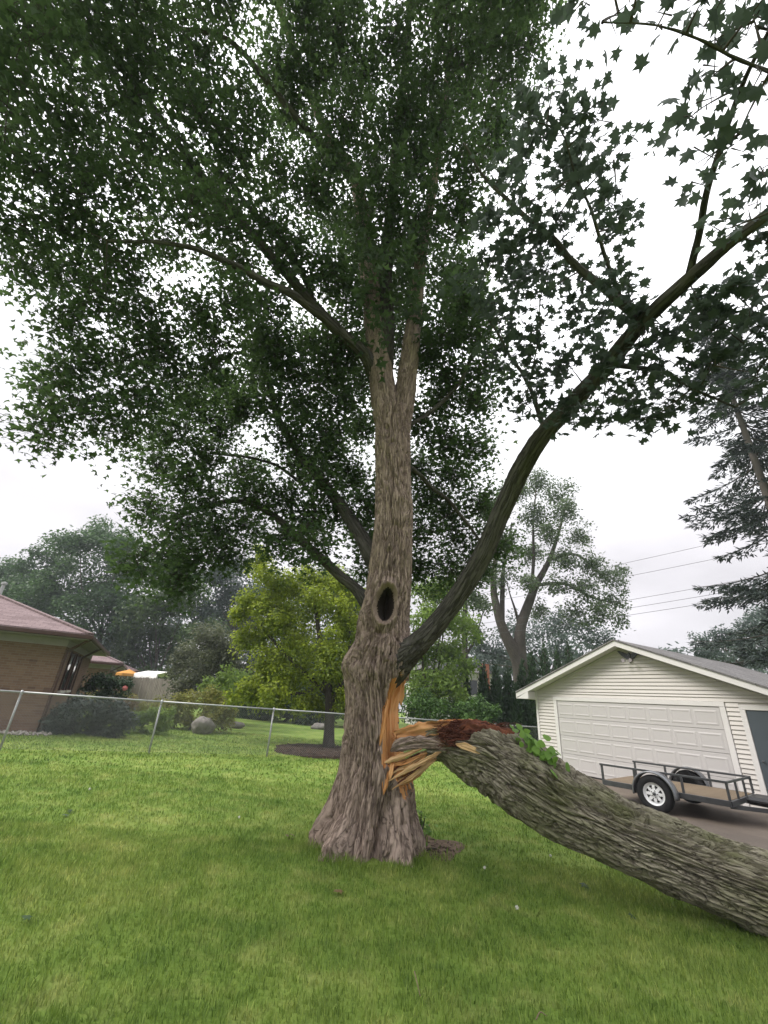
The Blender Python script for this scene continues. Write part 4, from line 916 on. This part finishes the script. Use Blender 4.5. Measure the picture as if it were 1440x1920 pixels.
# ------------------------------------------------------------------ background vegetation
QT = np.array([(0, 0, 0), (.30, .45, -.05), (0, 1, -.12), (-.30, .45, -.05)]); QF = np.array([(0, 1, 2), (0, 2, 3)])
def fol(name, dark, light, tr_=.35): return leaf_mat(name, dark, light, tr_)
MF = {
 'deep': fol('deep_green_foliage', (.022, .050, .020), (.085, .155, .052)),
 'deep2': fol('dark_olive_foliage', (.026, .050, .016), (.09, .145, .042)),
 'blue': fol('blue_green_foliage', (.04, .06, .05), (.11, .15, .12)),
 'olive': fol('olive_grey_foliage', (.040, .050, .026), (.135, .15, .085)),
 'lime': fol('yellow_green_foliage', (.05, .095, .012), (.36, .43, .045), .5),
 'fresh': fol('fresh_green_foliage', (.06, .11, .022), (.20, .29, .06), .5),
 'locust': fol('locust_foliage', (.045, .075, .036), (.14, .19, .09), .4),
 'arbor': fol('arborvitae_foliage', (.012, .030, .012), (.045, .085, .030), .15),
 'spruce': fol('spruce_needles', (.020, .030, .026), (.055, .075, .062), .1),
 'juniper': fol('juniper_needles', (.030, .042, .036), (.10, .125, .105), .15),
 'gold': fol('gold_green_foliage', (.09, .11, .022), (.30, .29, .075), .4),
 'bush': fol('glossy_bush_foliage', (.025, .06, .014), (.10, .19, .04), .25),
 'dry': fol('dried_flower_foliage', (.10, .075, .045), (.25, .19, .12), .3),
}
M_TRUNK_BG = bark_mat('background_bark', (.045, .04, .034), (.075, .066, .056), (.12, .105, .09))
def clump(mg_, c, r, n, size, org, up=.5, squash=(1, 1, .85), sub=9, flat=.5, long_=1.0):
    sc = rng.normal(size=(sub, 3)); sc = unit(sc); ctr = c + sc*r*rng.uniform(.15, .85, (sub, 1))*np.array(squash)
    sr = r*rng.uniform(.34, .60, sub); sv = rng.normal(0, .21, sub); k = rng.integers(0, sub, n)
    d = unit(rng.normal(size=(n, 3))); d[:, 2] = np.where((d[:, 2] < 0) & (rng.random(n) < .3), -d[:, 2], d[:, 2])
    p = ctr[k] + d*(sr[k]*rng.uniform(.15, 1.15, n)**.6)[:, None]*np.array(squash)
    nrm = d*flat + np.array([0, 0, up]) + rng.normal(size=(n, 3))*.45; tip = rng.normal(size=(n, 3)) + d*.6 + np.array([0, 0, -.35])
    T = QT.copy(); T[:, 1] *= long_
    v, f = leaves(p, nrm, tip, size*rng.uniform(.7, 1.3, n), T, QF)
    mg_.add(v-org, None, f, var=np.repeat(np.clip(rng.normal(.42, .2, n)+sv[k]+.12*d[:, 2], 0, 1), 4))
def plant(name, label, cat, base_px, Y, blobs, mat, leaf, cover=2.4, trunk_px=10, ysp=.12, group=None, stems=None, trunk_mat=None, parts=('trunk', 'crown'), sub=9, long_=1.0, up=.5, base_y=None):
    """a tree or shrub: blobs (px, py, radius px[, dY]) at distance Y, standing on the ground below base_px"""
    b0 = at_y(base_px, 1300, base_y or Y); org = np.array([b0[0], base_y or Y, G(b0[0], base_y or Y)])
    t = thing(name, label, cat, org, 0, group); mg_ = Merge(); cs = []
    for bl in blobs:
        px, py, r = bl[:3]; y_ = Y*(1+random.uniform(-ysp, ysp)*.6) + (bl[3] if len(bl) > 3 else 0)
        c = at_y(px, py, y_); z = depth(c); R_m = 1.16*r*z/F_PX; cs.append((c, R_m)); lp = leaf*F_PX/z
        clump(mg_, c, R_m, int(cover*math.pi*r*r/(lp*lp*.3)*1.2), leaf, org, up, sub=sub, long_=long_)
    link(parts[1], mg_.mesh(parts[1], MF[mat], False), t)
    tm = Merge()
    if stems is None:
        zmid = min(c[2]-Rm*.3 for c, Rm in cs); r0 = trunk_px*.5*depth(org)/F_PX
        cen = np.mean([c for c, _ in cs], 0); fk = np.array([org[0]*.6+cen[0]*.4, org[1], max(org[2]+.3, zmid)])
        pp = catmull([org-[0, 0, .1], (org+fk)/2+rng.normal(size=3)*r0*.6, fk], 5); v, q, tri, bc = tube_arrays(pp-org, np.linspace(r0*1.2, r0*.8, len(pp)), 9); tm.add(v, q, tri, bc=bc)
        for c, Rm in cs:
            pp = catmull([fk, (fk+c)/2+rng.normal(size=3)*Rm*.15, c], 4); v, q, tri, bc = tube_arrays(pp-org, np.linspace(r0*.4, r0*.08, len(pp)), 6); tm.add(v, q, tri, bc=bc)
    else:
        for s_ in stems:
            P_ = [at_y(a, b, Y) if b is not None else org for a, b, w in s_]; rr_ = [w*.5*depth(p)/F_PX for p, (a, b, w) in zip(P_, s_)]
            ca = catmull(np.column_stack([P_, rr_]), 6); v, q, tri, bc = tube_arrays(ca[:, :3]-org, ca[:, 3], 9); tm.add(v, q, tri, bc=bc)
    link(parts[0], tm.mesh(parts[0], trunk_mat or M_TRUNK_BG), t)
    return t
GT = 'big trees along the far left'
plant('broadleaf_tree', 'tall dark broadleaf tree behind the ranch house roof', 'tree', 40, 52, [(-60,1090,60),(0,1090,50),(45,1085,45),(80,1100,45),(20,1140,55),(-60,1150,60),(70,1160,50)], 'deep', .36, 2.6, group=GT)
plant('broadleaf_tree', 'tallest rounded dark tree beyond the plank fence', 'tree', 180, 50, [(110,1060,50),(150,1025,48),(195,1012,46),(232,1030,45),(255,1075,50),(170,1085,60),(110,1125,55),(215,1130,60),(160,1170,55),(260,1150,50)], 'deep', .36, 2.6, group=GT)
plant('broadleaf_tree', 'dark olive tree between the plank fence and the maple boughs', 'tree', 300, 47, [(300,1085,50),(345,1075,45),(290,1140,50),(350,1130,50),(250,1200,40),(310,1190,50),(370,1180,40),(225,1180,35),(270,1235,34),(330,1240,36),(380,1235,36),(300,1270,30),(200,1230,34)], 'deep2', .34, 2.6, group=GT)
plant('broadleaf_tree', 'hazy grey green tree behind the olive shrub', 'tree', 420, 54, [(400,1080,40),(440,1070,40),(420,1120,45),(460,1125,40),(380,1140,40),(440,1170,40),(500,1110,45),(480,1170,40)], 'blue', .36, 2.2, group=GT)
plant('broadleaf_tree', 'dense dark tree closing the gap behind the yellow green tree', 'tree', 600, 40, [(540,1120,55),(600,1110,55),(660,1110,50),(560,1190,60),(640,1190,60),(600,1260,55),(520,1250,50),(700,1160,50),(690,1240,50)], 'deep2', .28, 2.2, group=GT)
plant('olive_shrub', 'large olive grey shrub beside the plank fence', 'shrub', 390, 26, [(390,1205,38),(350,1235,36),(425,1215,42),(455,1200,30),(375,1270,42),(435,1265,42),(330,1262,24),(410,1240,40),(350,1290,30),(465,1290,40),(420,1300,35)], 'olive', .15, 2.6, 12, sub=12)
plant('hedge', 'low dark hedge closing the lawn under the ornamental tree', 'hedge', 540, 33, [(x_, y_+random.uniform(-5, 5), 26) for x_ in range(425, 720, 25) for y_ in (1334, 1312, 1285)], 'arbor', .18, 3.0, 6)
plant('viburnum_shrub', 'pale green shrub at the edge of the back lawn', 'shrub', 430, 22, [(395,1285,22),(425,1268,24),(455,1275,24),(410,1302,24),(445,1305,24),(475,1300,24)], 'fresh', .14, 2.4, 5)
lime = [(500,1125,36),(465,1140,32),(540,1105,36),(590,1095,36),(635,1100,36),(665,1120,30),(520,1170,46),(580,1150,48),(640,1160,48),(490,1190,36),(560,1215,50),(620,1220,50),(670,1200,36),(490,1245,36),(540,1270,40),(600,1275,42),(655,1265,40),(480,1285,30),(520,1305,28),(580,1310,26),(640,1308,26),(460,1300,24),(500,1075,26),(490,1040,20),(482,1060,22),(515,1100,26),(680,1270,30),(685,1160,30),(480,1312,26),(520,1322,24),(560,1326,24),(600,1328,22),(650,1326,24),(690,1310,28),(440,1312,20),(445,1150,22),(450,1200,26)]
plant('ornamental_tree', 'small yellow green ornamental tree standing in the mulch bed', 'tree', 626, 17.6, lime, 'lime', .125, 2.9, 18, .06, sub=10,
      stems=[[(620,None,24),(617,1370,20),(618,1320,17),(612,1270,14),(600,1200,10),(590,1130,5)], [(617,1330,10),(640,1280,9),(655,1220,6),(655,1150,3)], [(614,1300,10),(570,1260,8),(520,1210,6),(480,1160,3)], [(612,1280,8),(560,1300,6),(500,1295,3)]])
plant('weeping_tree', 'light green drooping tree right behind the split trunk', 'tree', 800, 23, [(795,1115,40),(835,1105,36),(790,1170,40),(835,1160,40),(865,1180,34),(795,1225,42),(845,1225,38),(785,1275,40),(830,1270,40),(870,1250,26),(800,1310,34),(850,1300,30)], 'fresh', .15, 1.7, 14, long_=1.5, up=.1)
plant('slender_tree', 'slender tree with a thin dark trunk beside the weeping tree', 'tree', 872, 31, [(860,1085,36),(895,1080,34),(880,1130,34),(910,1135,30),(850,1130,28),(900,1190,28)], 'locust', .20, 1.3, 12,
      stems=[[(872,None,13),(872,1230,11),(871,1170,10),(874,1110,7),(880,1060,3)], [(871,1175,5),(855,1150,4),(845,1120,2)], [(872,1230,6),(890,1200,4),(905,1150,2)]])
plant('locust_tree', 'tall airy locust tree with a forked grey trunk behind the arborvitae', 'tree', 978, 33,
      [(930,960,34),(965,925,34),(1005,905,32),(1040,925,30),(1065,960,32),(1000,965,34),(945,1010,34),(1030,1000,32),(1085,1005,28),(990,1035,32),(1060,1050,34),(1105,1055,30),(1140,1085,30),(1090,1100,34),(1150,1125,28),(1120,1150,30),(1160,1165,20),(1075,1150,28),(1165,1070,16),(915,1030,28),(1040,1100,26),(935,1080,30),(990,1090,26),(1010,1145,24)], 'locust', .20, 1.9, 20, .1, sub=14,
      stems=[[(985,None,40),(980,1290,34),(974,1240,30),(950,1195,20),(934,1150,16),(925,1090,11),(935,1010,6),(940,950,3)], [(975,1240,26),(976,1180,20),(992,1130,17),(1006,1095,13),(1030,1050,9),(1050,990,5),(1060,950,3)], [(942,1170,9),(942,1110,9),(945,1060,6),(960,980,3)], [(977,1190,8),(968,1150,5),(955,1110,2),(950,1085,1)], [(1006,1097,7),(1060,1095,6),(1110,1120,4),(1150,1130,2)], [(992,1130,7),(1000,1060,6),(1000,980,4),(1005,920,2)], [(1030,1050,6),(1080,1040,5),(1130,1080,3)]])
plant('broadleaf_tree', 'pale tree filling the gap behind the locust trunk', 'tree', 1050, 45, [(1020,1180,36),(1060,1170,36),(1100,1185,34),(1000,1220,36),(1050,1220,36),(940,1230,40),(900,1220,40),(1130,1210,30),(860,1240,36),(960,1180,30)], 'blue', .30, 1.7)
plant('rounded_bush', 'dark rounded bush behind the fence beside the split', 'bush', 800, 20.5, [(775,1325,26),(805,1318,28),(835,1325,26),(790,1345,24),(825,1350,24)], 'bush', .12, 2.8, 5)
plant('glossy_bush', 'glossy green bush directly behind the rotten wood', 'bush', 888, 19.5, [(870,1335,24),(892,1322,26),(915,1338,22),(885,1352,24),(910,1355,20)], 'bush', .12, 2.8, 5)
GA_ = 'arborvitae behind the garage roof'
def arborvitae(px, tip, Y, w):
    b = at_y(px, 1330, Y); org = np.array([b[0], Y, G(b[0], Y)]); H_ = at_y(px, tip, Y)[2]-org[2]; t = thing('arborvitae', 'arborvitae whose tip shows above the garage roof slope' if px >= 1000 else 'tall narrow arborvitae between the garage and the glossy bush', 'arborvitae', org, 0, GA_ if px >= 1000 else 'row of arborvitae left of the garage')
    Rm = w*depth(b)/F_PX; n = 2600; z = 1-np.sqrt(rng.random(n)); a = rng.uniform(0, 2*np.pi, n); tw_ = 1+.22*pn(np.cos(a)*2+px, np.sin(a)*2, z*7)
    r = Rm*np.clip(1.15*(1-z)**.75, .03, 1)*tw_*rng.uniform(.78, 1.05, n); p = org+np.stack([r*np.cos(a), r*np.sin(a), .05+z*H_*.98], 1); d = np.stack([np.cos(a), np.sin(a), 0*a], 1)
    T = QT.copy(); T[:, 1] *= 1.5
    v, f = leaves(p, d+rng.normal(size=(n, 3))*.5, np.array([0, 0, 1.0])+d*.45+rng.normal(size=(n, 3))*.25, rng.uniform(.10, .2, n), T, QF); mm = Merge(); mm.add(v-org, None, f, var=np.repeat(np.clip(rng.normal(.4, .2, n)+.3*(tw_-1), 0, 1), 4))
    link('foliage', mm.mesh('foliage', MF['arbor'], False), t); MB().bar((0, 0, -.1), (0, 0, H_*.9), .12, n=7).build('trunk', M_TRUNK_BG, t)
for px, tip, Y, w in [(857,1285,23.5,13),(876,1268,23,11),(908,1240,23,17),(933,1246,23,20),(956,1248,23,18),(984,1238,23.5,18),(1004,1215,24.5,19),(1030,1203,25.5,18),(1054,1210,26.5,17),(1078,1198,27.5,16),(970,1280,22,16),(994,1285,22,15)]: arborvitae(px, tip, Y, w)
plant('broadleaf_tree', 'full green tree rising behind the garage roof', 'tree', 1390, 34, [(1325,1205,28),(1360,1195,32),(1400,1180,36),(1440,1165,40),(1345,1232,26),(1395,1225,34),(1440,1215,40),(1480,1180,45),(1310,1225,16),(1480,1230,45)], 'blue', .22, 2.2)

def spruce(name, label, px, tip, Y, rad_px):
    b = at_y(px, 1330, Y); org = np.array([b[0], Y, G(b[0], Y)]); H_ = at_y(px, tip, Y)[2]-org[2]; t = thing(name, label, 'tree', org); Rm = rad_px*depth(b)/F_PX
    MB().lathe([(.26, -.1), (.2, H_*.4), (.03, H_)], 10, 'z').build('trunk', M_TRUNK_BG, t, True)
    fo_, br_ = Merge(), Merge(); z = H_*.10; T = QT.copy(); T[:, 0] *= .42
    while z < H_*.98:
        ring = 6 if z < H_*.8 else 4; L0 = Rm*(1-z/H_)**.8+.2
        for k_ in range(ring):
            a = random.uniform(0, 2*math.pi); Lb = L0*random.uniform(.7, 1.1); d = np.array([math.cos(a), math.sin(a), 0]); s_ = np.array([-d[1], d[0], 0])
            tt_ = np.linspace(0, 1, 7)[:, None]; pth = np.array([0, 0, z])+d*Lb*tt_+np.array([0, 0, 1.0])*(Lb*(-.42*tt_+.26*tt_**2)); v, q, tri, bc = tube_arrays(pth, np.linspace(.045, .008, 7), 5); br_.add(v, q, tri, bc=bc)
            n = int(80*Lb); u = rng.uniform(.12, 1, n); w = rng.uniform(-1, 1, n)*.30*Lb*(1.08-u)**.7*(.4+.6*np.abs(np.sin(u*17+k_)))
            p = np.stack([np.interp(u, tt_[:, 0], pth[:, j]) for j in range(3)], 1)+s_*w[:, None]+np.array([0, 0, -1.0])*(np.abs(w)*.35+rng.uniform(0, .12, n))[:, None]
            tip_ = d*.8+s_*np.sign(w)[:, None]*.7+rng.normal(size=(n, 3))*.35+np.array([0, 0, -.25]); v, f = leaves(p, np.array([0, 0, 1.0])+rng.normal(size=(n, 3))*.5, tip_, rng.uniform(.22, .40, n), T, QF); fo_.add(v, None, f, var=np.repeat(np.clip(rng.normal(.4, .22, n), 0, 1), 4))
        z += H_*.032
    link('foliage', fo_.mesh('foliage', MF['spruce'], False), t); tag(link('branches', br_.mesh('branches', M_TRUNK_BG), t), kind='stuff')
spruce('spruce_tree', 'dark spruce with drooping boughs standing right of the garage', 1580, 560, 19.0, 262)

GS = 'garden shrubs behind the chain link fence'
plant('juniper_shrub', 'spreading grey green juniper at the brick house corner', 'shrub', 150, 15.4, [(110,1342,30),(145,1326,32),(185,1328,32),(222,1338,28),(130,1368,28),(175,1366,30),(218,1368,26),(95,1370,22)], 'juniper', .085, 2.6, 4, .03, GS, long_=1.4)
plant('evergreen_shrub', 'dark evergreen shrub under the ranch house eave', 'shrub', 190, 22, [(165,1290,22),(185,1275,20),(215,1278,20),(235,1285,16),(195,1300,22),(225,1305,18)], 'arbor', .12, 2.8, 4, .03, GS)
plant('perennial_clump', 'dry pinkish flower clump between the shrubs', 'plant', 235, 19.5, [(215,1320,18),(245,1325,18),(255,1345,14),(230,1340,16)], 'dry', .09, 2.2, 3, .03, GS)
plant('perennial_clump', 'pale green flowering clump under the plank fence', 'plant', 200, 24, [(180,1310,16),(210,1308,16),(240,1312,14),(270,1330,16),(295,1322,16)], 'gold', .10, 2.2, 3, .03, GS)
plant('perennial_clump', 'bright green leafy clump in the middle of the bed', 'plant', 280, 17.5, [(262,1350,22),(288,1340,22),(302,1364,20),(270,1376,18),(245,1380,16),(310,1345,18)], 'fresh', .085, 2.4, 3, .03, GS)
plant('gold_shrub', 'yellow green spreading shrub behind the boulder', 'shrub', 370, 20.2, [(325,1330,26),(358,1316,28),(395,1318,28),(422,1332,24),(345,1350,24),(400,1350,26),(428,1354,18),(318,1358,20)], 'gold', .10, 2.5, 4, .03, GS)
fp = at_y(228, 1312, 20.0); fz = at_y(228, 1290, 20.0); fg = np.array([fp[0], 20.0, G(fp[0], 20.0)])
pf = thing('pink_flower', 'round pink flower head on a stem above the garden shrubs', 'flower', fg)
MB().bar((0, 0, 0), (0, 0, fz[2]-fg[2]), .03, n=6).build('stem', M_TWIG, pf)
mm = Merge(); d = unit(rng.normal(size=(120, 3))); v, f = leaves(np.array([0, 0, fz[2]-fg[2]])+d*.08, d, rng.normal(size=(120, 3)), np.full(120, .09), QT, QF); mm.add(v, None, f); link('petals', mm.mesh('petals', M_PINK, False), pf)

wd_ = Merge()
for x_ in range(-260, 1500, 34):
    for y_, r_ in ((1290, 40), (1245, 42), (1200+30*math.sin(x_*.013), 40)):
        if 740 < x_ and y_ < 1225: continue
        Yw = 62+8*random.random(); c = at_y(x_, y_, Yw); clump(wd_, c, r_*depth(c)/F_PX, 150, .85, np.zeros(3), .5, sub=7)
tag(link('far_wood', wd_.mesh('far_wood', MF['blue'], False)), 'hazy line of trees closing the view behind the gardens', kind='stuff')

# ------------------------------------------------------------------ power lines
def cable(label, a, b, Y, group):
    p0, p1 = at_y(*a, Y), at_y(*b, Y-2.0); d = p1-p0; A_2, B_2 = p0-d*1.6, p1+d*1.2; t = np.linspace(0, 1, 24)[:, None]; pp = A_2+(B_2-A_2)*t; L3 = np.linalg.norm(B_2-A_2)
    pp[:, 2] -= .02*L3*4*(t*(1-t))[:, 0]*.35; pp[:, 2] += .02*L3*.35*.97
    v, q, tri, bc = tube_arrays(pp-pp[0], np.full(24, .013), 5); tag(link('power_line', np_mesh('power_line', v, [q, tri], M_CABLE), None, tuple(pp[0])), label, 'cable', group)
GP = 'power lines over the garage'
for w_, a, b in (('topmost', (1162,1058),(1410,1003)), ('second highest', (1180,1080),(1371,1042)), ('middle', (1180,1125),(1374,1091)), ('second lowest', (1174,1141),(1365,1110)), ('lowest', (1168,1155),(1365,1125))): cable(w_ + ' of five thin power lines crossing the sky between locust and spruce', a, b, 28.0, GP)
for w_, a, b in (('upper', (1330,1212),(1430,1205)), ('lower', (1330,1219),(1430,1212))): cable(w_ + ' of two low cables in front of the tree behind the garage roof', a, b, 30.0, 'low cables behind the garage')

# ------------------------------------------------------------------ grass blades
def blades(n_per_m2, y0, y1, w, h, seed):
    r2 = np.random.default_rng(seed); hw = y1*1.02+1.2; n = int(n_per_m2*(y1-y0)*2*hw); x = r2.uniform(-hw, hw, n); y = r2.uniform(y0, y1, n)
    keep = np.abs(x) < y*1.0+1.2; x, y = x[keep], y[keep]; xy = np.stack([x, y], 1)
    soft = xy + r2.normal(size=xy.shape)*.05
    keep = ~in_poly(soft, DRIVE_POLY) & ~in_poly(xy+r2.normal(size=xy.shape)*.15, SOIL_POLY) & ~in_poly(soft, MULCH_POLY) & (((x-.1)/.62)**2+((y-TY)/.62)**2 > 1)
    gl = (xy-GLOC[:2]) @ np.array([[math.cos(GA), -math.sin(GA)], [math.sin(GA), math.cos(GA)]]); keep &= ~((gl[:, 0] > XL) & (gl[:, 0] < XR) & (gl[:, 1] > 0))
    x, y = x[keep], y[keep]; n = len(x); a = r2.uniform(0, 2*np.pi, n)
    tall = .75+.5*np.clip(pn(x*.9, y*.9, 2.0)+pn(x*3, y*3, 5.0)*.6+.4, 0, 1.4)
    dt = np.sqrt((x-.1)**2+(y-TY)**2); tall *= 1+1.0*np.exp(-((dt-.75)/.18)**2)
    hh = h*r2.uniform(.45, 1.45, n)*tall; le = r2.uniform(.1, .9, n)*hh; b = a+r2.normal(0, .6, n); g = G(x, y)
    c, s = np.cos(a)*w/2, np.sin(a)*w/2; lx, ly = np.cos(b+np.pi/2)*le, np.sin(b+np.pi/2)*le; ww = r2.uniform(.7, 1.3, n); c, s = c*ww, s*ww
    V = np.stack([np.stack([x-c, y-s, g-.004], 1), np.stack([x+c, y+s, g-.004], 1), np.stack([x+c*.8+lx*.35, y+s*.8+ly*.35, g+hh*.6], 1), np.stack([x-c*.8+lx*.35, y-s*.8+ly*.35, g+hh*.6], 1), np.stack([x+lx, y+ly, g+hh], 1)], 1).reshape(-1, 3)
    i5 = np.arange(n)[:, None]*5; return V, i5+np.array([[0, 1, 2, 3]]), i5+np.array([[3, 2, 4]]), np.repeat(r2.random(n), 5)
gm = Merge()
for args in ((3600, 2.9, 6.2, .0056, .038, 1), (920, 6.2, 10.0, .0095, .040, 2), (200, 10.0, 21.0, .021, .042, 3)):
    V, f4, f3, vr = blades(*args); gm.add(V, f4, f3, var=vr)
tag(link('grass', gm.mesh('grass', M_BLADE, False)), 'short mown grass blades covering the lawn', kind='stuff')
print('grass tris', gm.n//5*3)
# fallen bits on the lawn
for j, (px, py) in enumerate([(909,1639), (1033,1615), (970,1717), (166,1487), (447,1541)]):
    p = on_ground(px, py); c_ = thing('clover_flower', 'tiny white clover head in the grass', 'flower', p, 0, 'white clover heads in the lawn')
    mm = Merge(); d = unit(rng.normal(size=(40, 3))); v, f = leaves(np.array([0, 0, .055])+d*.008, d, rng.normal(size=(40, 3)), np.full(40, .018), QT, QF); mm.add(v, None, f); link('head', mm.mesh('head', M_CLOVER, False), c_)
    MB().bar((0, 0, 0), (0, 0, .05), .003, n=5).build('stem', M_SPROUT, c_)
for j, (a, b) in enumerate([((777,1822),(788,1868)), ((1005,1912),(1025,1905))]):
    p0, p1 = on_ground(*a, .05), on_ground(*b, .055); pp = catmull([p0, (p0+p1)/2+rng.normal(size=3)*.015+[0, 0, .012], p1], 5)
    v, q, tri, bc = tube_arrays(pp-p0, np.linspace(.004, .002, len(pp)), 6); tag(link('dry_twig', np_mesh('dry_twig', v, [q, tri], M_PLANK), None, tuple(p0)), ('long straight' if j == 0 else 'short bent') + ' dry twig lying on the mown grass', 'twig', 'dry twigs on the lawn')
# ------------------------------------------------------------------ thin haze added to give a veil in place of lens glare
HZ = MB().box((-150, -150, -6), (150, 150, 30)).build('haze'); HZ['kind'] = 'stuff'; HZ['label'] = 'pale haze added over the gardens as a veil'
hm = bpy.data.materials.new('haze'); hm.use_nodes = True; hn = hm.node_tree; hn.nodes.remove(hn.nodes['Principled BSDF'])
hv = hn.nodes.new('ShaderNodeVolumePrincipled'); hv.inputs['Color'].default_value = (.86, .93, 1, 1); hv.inputs['Density'].default_value = .0009
hn.links.new(hv.outputs[0], hn.nodes['Material Output'].inputs['Volume']); HZ.data.materials.append(hm)
ch_ = Merge()
def chips(poly, c, rx, n, lo, hi, dz):
    for _ in range(n):
        p = np.array(c) + rng.normal(size=2)*rx*.5
        if not in_poly(p[None], poly)[0]: continue
        r = random.uniform(lo, hi); a = random.uniform(0, 3.14); d = np.array([math.cos(a), math.sin(a), random.uniform(-.3, .3)])*r; w = np.array([-math.sin(a), math.cos(a), random.uniform(-.4, .4)])*r*.3; o_ = np.array([p[0], p[1], G(*p)+dz+r*.15]); h = np.array([0, 0, r*.22])
        ch_.add(np.array([o_-d-w, o_+d-w, o_+d+w, o_-d+w, o_-d*.8-w*.8+h, o_+d*.8-w*.8+h, o_+d*.8+w*.8+h, o_-d*.8+w*.8+h]), [(0,1,5,4),(1,2,6,5),(2,3,7,6),(3,0,4,7),(4,5,6,7)])
chips(MULCH_POLY, MULCH_C, 2.0, 900, .03, .09, .01); chips(SOIL_POLY, SOIL_C, .5, 160, .008, .03, .006)
tag(link('wood_chips', ch_.mesh('wood_chips', simple('bark_chips', (.06, .042, .032), .95, .1, var=.6, scale=25), False)), 'loose bark chips scattered over the mulch and bare soil', kind='stuff')
lf_m = [leaf_mat('fallen_leaf_%d' % k_, c0_, c1_, .1) for k_, (c0_, c1_) in enumerate((((.10, .07, .03), (.16, .11, .05)), ((.03, .06, .02), (.05, .09, .03))))]
lf_me = [np_mesh('fallen_leaf', LT, LF, m_, False, {'var': np.full(len(LT), .5)}) for m_ in lf_m]
for j, (px, py, br) in enumerate([(545,1571,0), (552,1566,0), (536,1564,0), (58,1719,1), (132,1518,1), (118,1526,1), (1092,1655,1), (640,1668,0), (1180,1712,1)]):
    p = on_ground(px, py, .035); o = tag(link('fallen_leaf', lf_me[1-br] if False else lf_me[0 if br == 0 else 1]), ('brown dead leaf in the grass left of the trunk' if br == 0 else 'dark green leaf blown onto the open lawn'), 'leaf', 'brown leaves by the trunk' if br == 0 else 'green leaves on the lawn')
    o.matrix_world = Matrix.Translation(Vector(p)) @ Matrix.Rotation(random.uniform(0, 6.28), 4, 'Z') @ Matrix.Rotation(random.uniform(-.5, .5), 4, 'X') @ Matrix.Scale(random.uniform(.07, .1), 4)
tot = 0
for o in COL.objects:
    if o.type == 'MESH': tot += sum(max(0, n_-2) for n_ in [0]) + len(o.data.loops) - 2*len(o.data.polygons)
print('TRIS', tot)
